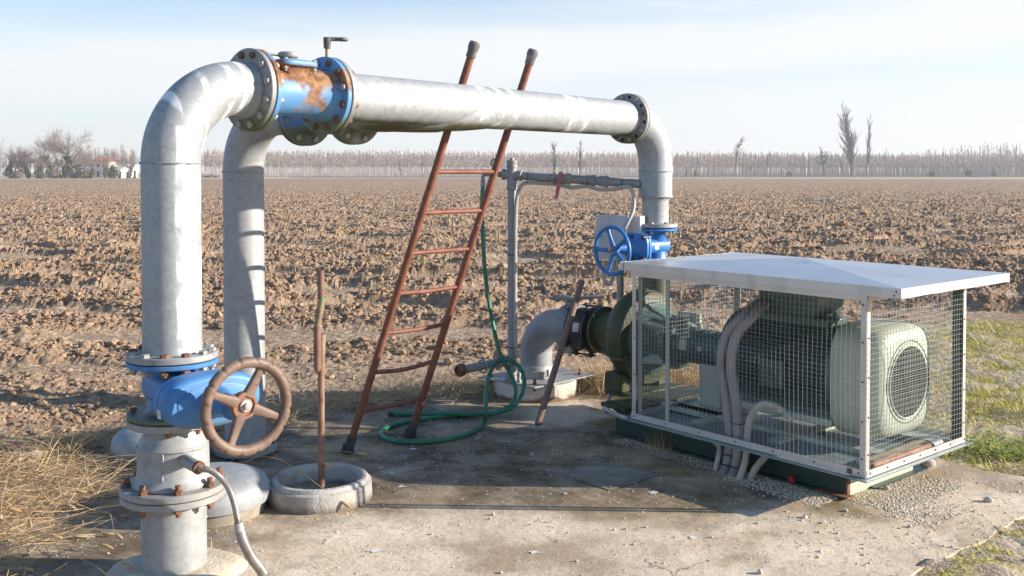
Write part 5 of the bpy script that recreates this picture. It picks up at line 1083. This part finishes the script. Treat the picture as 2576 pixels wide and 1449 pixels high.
# a few dry stalks growing by the base, and the green weed in the field
k = 90; x = rng.normal(0, .05, k); p0 = CG(1.32, .10, 0); parts = [ribbons(np.stack([p0.x + x*LA.x + rng.normal(0, .012, k), p0.y + x*LA.y + rng.normal(0, .012, k), np.zeros(k)], -1), rng.uniform(3.2, 5.6, k), rng.uniform(.8, 1.5, k), rng.uniform(.06, .17, k), rng.uniform(.0007, .0014, k), rng.uniform(.05, .4, k), 4)]
tf = npmesh('grass_tuft', *join(parts), gold.m); tag(tf, 'small dry grass tuft growing against the green base', 'grass tuft')
wq = G(1058, 690); wd = thing('weed_plant', 'single upright green weed growing among the clods', 'weed', (wq.x, wq.y, 0))
hw0 = wq.y*42/K; st = smooth_path([Vector((wq.x, wq.y, -.02)), Vector((wq.x + .02, wq.y, hw0*.4)), Vector((wq.x - .005, wq.y, hw0))], 6); MB().tube(st, .006, 6).build('stem', wl.m, wd)
k = 160; t_ = rng.random(k); lp_ = np.array([st[int(v*(len(st) - 1))][:] for v in t_]); v, f = ribbons(lp_, rng.uniform(0, 6.28, k), rng.uniform(.1, 1.1, k), rng.uniform(.03, .07, k), rng.uniform(.007, .013, k), rng.uniform(.1, .4, k), 2); lo = npmesh('leaves', v, f, wl.m); attach(lo, wd)
HAZE = .0007

# ------------------------------------------------------------------ far trees and buildings
BARK = Mat('bark', (.17, .14, .125), .9, 0, .1); BARK.layer((.25, .21, .18), BARK.noise(2, .4, .7)); TWIG = Mat('twigs', (.30, .23, .19), .9, 0, .1); BARKD = Mat('dark_bark', (.115, .10, .09), .9, 0, .1); TWIGD = Mat('dark_twigs', (.20, .17, .155), .9, 0, .1)
PALE = Mat('pale_bark', (.52, .465, .43), .9, 0, .1); PALE.layer((.44, .38, .35), PALE.island()); PTW = Mat('poplar_twigs', (.60, .50, .43), .9, 0, .1); PTW.layer((.52, .425, .36), PTW.island())
IVY = Mat('ivy', (.075, .09, .035), .6, 0, .3); IVY.layer((.20, .195, .09), IVY.island())
def tris(name, V, F, m, parent=None):
    o = npmesh(name, V, F, m)
    if parent is not None: attach(o, parent)
    return o
def tree(name, label, base, h, spread, kind, bark, twig, seed, group=None, ivy=0, fine=1.0, trunk_r=None, split=.28):
    rr = random.Random(seed); t = thing(name, label, 'tree', base, group); wood_ = MB(); tw = []   # twigs: (p, d, L, w)
    base = Vector(base); r0 = trunk_r or h*.022
    def grow(p, d, L, r, lev, upw):
        n = 4; pts = [p]; cur = d.copy()
        for k in range(n):
            cur = (cur + Vector((rr.gauss(0, .13), rr.gauss(0, .13), rr.gauss(0, .08) + upw))).normalized(); pts.append(pts[-1] + cur*(L/n))
        if lev <= 2: wood_.tube(pts, [r*(1 - .55*k/n) for k in range(n + 1)], 5 if lev < 2 else 3, caps=False)
        else: tw.append((p, pts[-1], r))
        if lev >= maxlev: return
        nb = nbr[lev]
        for k in range(nb):
            f = rr.uniform(lo[lev], 1); q = pts[0].lerp(pts[-1], f) if lev > 2 else pts[min(int(f*n), n - 1)].lerp(pts[min(int(f*n) + 1, n)], f*n - int(f*n))
            ang = rr.uniform(*ang_[lev]); az = rr.uniform(0, 6.283); a, u, v = frame(cur); nd = (a*math.cos(ang) + (u*math.cos(az) + v*math.sin(az))*math.sin(ang)).normalized()
            grow(q, nd, L*rr.uniform(*ln[lev])*(1.15 - .45*f if lev == 0 else 1), r*.42*(1.1 - .4*f), lev + 1, upw)
    if kind == 'broad':
        maxlev = 4; nbr = [int(10*fine), 8, 7, 7]; lo = [.4, .25, .2, .15]; ang_ = [(.35, 1.15), (.3, .9), (.3, .9), (.3, .9)]; ln = [(.55, .95), (.45, .75), (.4, .7), (.4, .7)]; grow(base, Vector((rr.gauss(0, .06), rr.gauss(0, .06), 1)), h*.52, r0, 0, .06)
    elif kind == 'column':                     # Lombardy poplar
        maxlev = 3; nbr = [int(46*fine), 7, 4]; lo = [.12, .1, .1]; ang_ = [(.16, .42), (.12, .38), (.12, .4)]; ln = [(.20, .34), (.3, .55), (.35, .6)]; grow(base, Vector((0, 0, 1)), h*.93, r0, 0, .05)
    elif kind == 'slim':
        maxlev = 3; nbr = [int(30*fine), 5, 4]; lo = [.35, .2, .1]; ang_ = [(.35, .8), (.3, .7), (.3, .7)]; ln = [(.14, .26), (.35, .6), (.4, .6)]; grow(base, Vector((0, 0, 1)), h*.95, r0, 0, .04)
    sc_ = spread
    o = wood_.build('trunk', bark, t)
    if tw:
        A = np.array([q[0][:] for q in tw]); B = np.array([q[1][:] for q in tw]); n = len(tw); wv = rng.normal(size=(n, 3)); wv /= np.linalg.norm(wv, axis=1)[:, None]; wth = np.maximum(np.array([q[2] for q in tw])*1.2, h*.0017)[:, None]
        V = np.stack([A - wv*wth, A + wv*wth, B], 1).reshape(-1, 3); b_ = np.array(base[:2]); V[:, :2] = b_ + (V[:, :2] - b_)*spread
        tris('crown', V, np.arange(n*3).reshape(-1, 3), twig, t)
    if spread != 1:
        for v in o.data.vertices: v.co.x = base.x + (v.co.x - base.x)*spread; v.co.y = base.y + (v.co.y - base.y)*spread
    if ivy:
        k = int(1000*ivy); z = rng.random(k)**.8*h*.42; wd = h*.085*(1 - .3*z/(h*.42))*(.35 + 1.2*vnoise(z*.8, z*0 + seed, 5)); a = rng.uniform(0, 6.28, k); rd = wd*(.55 + .55*rng.random(k)) * (.75 + .6*vnoise(a*1.2, z*1.1, seed + 3)); pos = np.stack([base.x + rd*np.cos(a) + h*.05*np.sin(z*.9 + seed), base.y + rd*np.sin(a), base.z + z], -1)
        leafs('ivy', pos, h*.022, IVY.m, t)
    return t
def leafs(name, pos, s, m, parent=None):
    n = len(pos); q = rng.normal(size=(n, 2, 3)); q /= np.linalg.norm(q, axis=2)[..., None]; sz = s*rng.uniform(.6, 1.4, (n, 1)); V = np.stack([pos + q[:, 0]*sz, pos + q[:, 1]*sz, pos - q[:, 0]*sz*.7, pos - q[:, 1]*sz], 1).reshape(-1, 3)
    return tris(name, V, np.arange(n*4).reshape(-1, 4), m, parent)
def blob(c, rx, rz, n): v = rng.normal(size=(n, 3)); v /= np.linalg.norm(v, axis=1)[:, None]; v *= rng.uniform(.55, 1.08, (n, 1))*(.7 + .5*vnoise(v[:, :1]*2 + 5, v[:, 2:]*2 + 5, 9)); return v*np.array([rx, rx, rz]) + np.array(c)
def base_at(x, D): q = P(x, 432, D); return Vector((q.x, D, -.05))
def px(h, D): return h*D/K
# broad bare trees on the left, all different
LT = [(-15, 236, 88, 'dark_bare_tree', 'bare tree cut by the left edge of the photo', .9, 1, 1.0), (28, 238, 92, 'bare_tree', 'bare broad tree second from the left, ivy at its foot', 1.0, 2, .8), (68, 240, 84, 'bare_tree', 'bare twiggy tree with dark green ivy on its lower trunk', .8, 3, 1.2), (122, 250, 118, 'bare_tree', 'tall pale bare tree just left of the big spreading one', .7, 4, .5), (168, 236, 118, 'bare_tree', 'big spreading bare tree with ivied limbs left of the house', 1.15, 5, 1.6), (104, 234, 62, 'bare_tree', 'low ivy smothered tree between the tall pale tree and the left trees', .9, 6, 1.6), (200, 239, 74, 'bare_tree', 'brownish bare tree close to the left side of the house', .7, 7, .5), (263, 240, 62, 'bare_tree', 'forked bare tree right of the house', .6, 8, .4)]
LT += [(48, 252, 78, 'bare_tree', 'brown bare tree filling the gap behind the two left trees', .8, 12, .3), (90, 256, 70, 'bare_tree', 'bare tree behind the ivy smothered one', .9, 13, .3), (146, 262, 96, 'bare_tree', 'bare tree between the pale tall tree and the big spreading one, farther back', .8, 14, .3), (224, 270, 66, 'bare_tree', 'bare tree rising behind the roof of the house', 1.0, 15, 0), (285, 268, 70, 'bare_tree', 'rounded bare tree behind the shed', 1.0, 16, 0), (330, 262, 64, 'bare_tree', 'bare tree beside the front pipe, behind the ivy columns', .9, 17, .2)]
for x, D, hp_px, nm, lb, spd, sd_, iv in LT: tree('bare_tree', lb, base_at(x, D), px(hp_px, D)*1.12, spd, 'broad', BARK.m if sd_ not in (4,) else PALE.m, TWIG.m, sd_*11, None, iv, 1.0)
for i, (x, D, hh, lb) in enumerate([(232, 236, 60, 'thin ivy clad tree in front of the white house'), (302, 236, 42, 'yellowish slim ivy column right of the small shed'), (337, 236, 46, 'slim dark ivy column beside the front pipe'), (320, 237, 40, 'slim ivy column between the two right hand ones')]):
    tree('ivy_column', lb, base_at(x, D), px(hh, D), .45, 'slim', BARK.m, TWIG.m, 300 + i, None, 1.3, .5)
shr = Mat('bare_shrub', (.22, .175, .145), .9, 0, .1); shr.layer((.33, .26, .22), shr.island())
for i, (x, D, w_, h_, lb) in enumerate([(42, 233, 20, 18, 'low brown bush under the leftmost bare trees'), (135, 232, 26, 26, 'brown bush under the tall pale tree'), (215, 232, 24, 24, 'brown bush before the left corner of the house'), (283, 232, 22, 34, 'dense green grey bush right of the house'), (185, 232, 22, 22, 'brown bush beside the big spreading tree')]):
    b = base_at(x, D); tb_ = leafs('bush', blob((0, 0, px(h_, D)*.45), px(w_, D)*.5, px(h_, D)*.55, 900), px(2.4, D), (IVY.m if i == 3 else shr.m)); tb_.location = b; tag(tb_, lb, 'bush')
# house and outbuildings
wallm = Mat('house_wall', (.66, .60, .53), .85, 0, .2); wallm.layer((.55, .49, .42), wallm.noise(.6, .45, .7)); tile = Mat('roof_tile', (.42, .13, .075), .85, 0, .2); tile.layer((.50, .19, .12), tile.noise(1.5, .4, .7)); winm = Mat('dark_window', (.06, .06, .065), .3); whm = Mat('white_wall', (.78, .77, .75), .85, 0, .2)
def house(label, name, x, D, wpx, hpx, roofpx, wm, depth=7, wins=(), rot=0.0, hip=True):
    b = base_at(x, D); W_ = px(wpx, D); Hh = px(hpx, D); t = thing(name, label, 'house' if wins else 'shed', b); X = Vector((math.cos(rot), math.sin(rot), 0)); Y__ = Vector((-X.y, X.x, 0)); b = b - UP*.05
    MB().box(b + UP*(Hh/2) + Y__*depth/2, (W_/2, depth/2, Hh/2), (X, Y__, UP)).build('wall', wm, t)
    rh = px(roofpx, D); o = .35; m = MB(); c = b + UP*Hh + Y__*depth/2; q = [c + X*(sx*(W_/2 + o)) + Y__*(sy*(depth/2 + o)) for sx, sy in ((-1, -1), (1, -1), (1, 1), (-1, 1))]; k = .25 if hip else .5; r_ = [c + X*(-W_*k) + UP*rh, c + X*(W_*k) + UP*rh]
    if not hip: r_ = [c - X*(W_/2 + o) + UP*rh, c + X*(W_/2 + o) + UP*rh]
    m.add([p + UP*.02 for p in q] + r_, [(0, 1, 5, 4), (1, 2, 5), (2, 3, 4, 5), (3, 0, 4), (3, 2, 1, 0)]); m.build('roof', tile.m if hip else Mat('shed_roof', (.5, .48, .45), .8).m, t)
    for (fx_, fz, ww, wh) in wins: MB().box(b + X*(W_*(fx_ - .5)) + UP*(Hh*fz) - Y__*.03, (W_*ww/2, .04, Hh*wh/2), (X, Y__, UP)).build('window', winm.m, t)
house('cream two storey house with a red tiled roof among the left trees', 'house', 247, 262, 50, 42, 10, wallm.m, 8, [(.2, .75, .1, .2), (.5, .75, .1, .2), (.8, .75, .1, .2), (.2, .28, .1, .24), (.5, .24, .12, .36), (.8, .28, .1, .24)])
house('low white shed with a pale roof right of the house', 'shed', 294, 250, 16, 22, 6, whm.m, 5, (), 0, False)
house('tiny white outbuilding near the front pipe', 'outbuilding', 322, 275, 16, 28, 3, whm.m, 5, (), 0, False)
house('long low white wall building showing between the trees left of the house', 'outbuilding', 205, 268, 40, 20, 5, wallm.m, 5, (), 0, False)
# Lombardy poplars and other single trees before the plantation
def D_at(x): return 300 + (x - 1400)*.03
for x, D, hp_px, kind, spd, lb, bk, tw_, fine in [(2143, 330, 158, 'column', 1.05, 'tall full Lombardy poplar on the horizon, the wider of the pair', BARKD.m, TWIGD.m, 1.5), (2181, 330, 138, 'column', .5, 'tall thin Lombardy poplar right beside the wider one', BARKD.m, TWIGD.m, .8),
        (1391, 285, 86, 'column', .95, 'bare poplar behind the cross pipe, left of the two there', BARKD.m, TWIGD.m, .8), (1459, 285, 86, 'column', .8, 'bare poplar behind the cross pipe, right of the two there', BARKD.m, TWIGD.m, .7),
        (1848, 310, 98, 'slim', 1.0, 'pale slender bare tree rising above the plantation right of the drop pipe', BARK.m, PTW.m, 1.0), (1924, 310, 72, 'slim', .6, 'small narrow bare tree just over the plantation top', BARKD.m, TWIGD.m, .6), (2074, 312, 68, 'slim', 1.9, 'twisted dark bare tree left of the poplar pair', BARKD.m, TWIGD.m, .9),
        (1888, 308, 42, 'broad', .8, 'short dark shrubby tree between the slender and narrow trees', BARKD.m, TWIG.m, .6), (1727, 306, 34, 'slim', .9, 'short ivied tree at the left end of the right hand plantation', BARKD.m, TWIGD.m, .5), (1748, 306, 40, 'slim', .8, 'short bare tree next to the short ivied one', BARKD.m, TWIGD.m, .5), (2122, 328, 48, 'slim', 1.2, 'small leaning bare tree against the foot of the wide poplar', BARKD.m, TWIGD.m, .5),
        (800, 283, 44, 'broad', .8, 'dark shrubby tree behind the rear riser pipe', BARK.m, TWIG.m, .6), (1010, 285, 42, 'slim', 1.1, 'thin dark tree under the header left of the ladder', BARKD.m, TWIGD.m, .5), (1062, 285, 40, 'slim', 1.1, 'thin dark tree under the header touching the ladder', BARKD.m, TWIGD.m, .5), (556, 262, 76, 'broad', .8, 'faint pale bare tree between the two riser pipes', PALE.m, PTW.m, .8)]:
    tree('poplar' if kind == 'column' else 'bare_tree', lb, base_at(x, D), px(hp_px, D), spd, kind, bk, tw_, int(x), None, .5 if 'ivied' in lb else 0, fine)
pq_ = base_at(2229, 325); MB().cyl(pq_, pq_ + UP*px(70, 325), .14, 8, .09).build('utility_pole', BARK.m, loc=pq_); tag(bpy.data.objects['utility_pole'], 'thin lone utility pole right of the poplar pair', 'pole')
# plantation: rows of slender poplars that read as one mass
def plantation(name, label, x0, x1, Da, Db, hpx, nrow, gap, step, tw_n, jit=.05, rows_gap=6.0):
    Vt = []; Vc = []
    for r in range(nrow):
        q = rng.random()*step; D0, D1 = Da + r*rows_gap, Db + r*rows_gap; xa, xb = base_at(x0, D0), base_at(x1, D1); L = (xb - xa).length; n = int(L/step)
        for i in range(n):
            if rng.random() < gap: continue
            p = xa.lerp(xb, (i + rng.random()*.5)/n); f = i/n; hh = px(hpx(f) if callable(hpx) else hpx, Da + (Db - Da)*f)*rng.normal(1, jit); r0_ = rng.uniform(.09, .15); lean = rng.normal(0, .012, 2)
            top = np.array([p.x + lean[0]*hh, p.y + lean[1]*hh, p.z + hh*.86]); bs = np.array(p)
            w2 = np.array([1, 0, 0])*r0_; w3 = np.array([.3, 1, 0])*r0_; md = bs + (top - bs)*.6
            Vt.append([bs - w2, bs + w2, md + w2*.45]); Vt.append([bs - w2, md + w2*.45, md - w2*.45]); Vt.append([md - w2*.45, md + w2*.45, top]); Vt.append([bs - w3, bs + w3, top])
            z = .40 + .62*rng.random(tw_n)**.85; az = rng.uniform(0, 6.28, tw_n); Lb = hh*rng.uniform(.08, .2, tw_n)*(1.25 - z); A = bs + (top - bs)*z[:, None]; B = A + np.stack([np.cos(az)*Lb*.95, np.sin(az)*Lb*.95, Lb*.95], -1); wv = np.stack([-np.sin(az), np.cos(az), np.zeros(tw_n)], -1)*.095; Vc.append(np.stack([A - wv, A + wv, B], 1).reshape(-1, 3))
    Vt = np.array(Vt).reshape(-1, 3); Vc = np.concatenate(Vc); t = npmesh(name, Vt, np.arange(len(Vt)).reshape(-1, 3), PALE.m)
    Vall = np.concatenate([Vt, Vc]); me = t.data; bpy.data.objects.remove(t); o = npmesh(name, Vall, np.arange(len(Vall)).reshape(-1, 3), PALE.m); o.data.materials.append(PTW.m)
    mi = np.zeros(len(Vall)//3, np.int32); mi[len(Vt)//3:] = 1; o.data.polygons.foreach_set('material_index', mi); tag(o, label, 'plantation', kind='stuff'); return o
plantation('poplar_plantation', 'even plantation of slim pale bare poplars along the horizon', 500, 2640, 296, 345, lambda f: 76 - 14*f, 24, .06, 1.9, 60, rows_gap=5)
plantation('poplar_wood', 'taller nearer stand of pale bare poplars at the right edge of the horizon', 2330, 2800, 335, 300, lambda f: 72 + 30*f, 14, .2, 2.6, 44, .12)
plantation('distant_wood', 'pale far wood behind the house and the left trees', -200, 350, 330, 330, lambda f: 66 + 12*math.sin(f*9), 12, .2, 3.0, 70, .10)
for i, (x, D, w_, h_, lb, mm_) in enumerate([(1985, 312, 14, 12, 'rusty brown bush at the foot of the plantation', shr.m), (2437, 322, 14, 18, 'dark green bush at the foot of the right hand wood', IVY.m), (2345, 325, 12, 14, 'small green bush left of the dark one under the right hand wood', IVY.m), (530, 262, 46, 8, 'low brown hedge between the two riser pipes', shr.m), (2350 + 150, 320, 12, 16, 'dark bush under the right hand wood, rightmost', shr.m)]):
    b = base_at(x, D); tb_ = leafs('bush', blob((0, 0, px(h_, D)*.45), px(w_, D)*.5, px(h_, D)*.55, 500), px(1.6, D), mm_); tb_.location = b; tag(tb_, lb, 'bush')
# the thin winter haze that pales the far trees
hz = MB(); hz.box((0, 330, 16.5), (900, 390, 18)); hm_ = bpy.data.materials.new('haze'); hm_.use_nodes = True; n_ = hm_.node_tree; n_.nodes.remove(n_.nodes['Principled BSDF'])
pv = n_.nodes.new('ShaderNodeVolumePrincipled'); pv.inputs['Density'].default_value = HAZE; pv.inputs['Color'].default_value = (.93, .95, 1, 1); pv.inputs['Anisotropy'].default_value = .2
n_.links.new(pv.outputs[0], n_.nodes['Material Output'].inputs['Volume']); tag(hz.build('haze', hm_), 'thin pale winter haze over the fields', 'haze', kind='stuff')
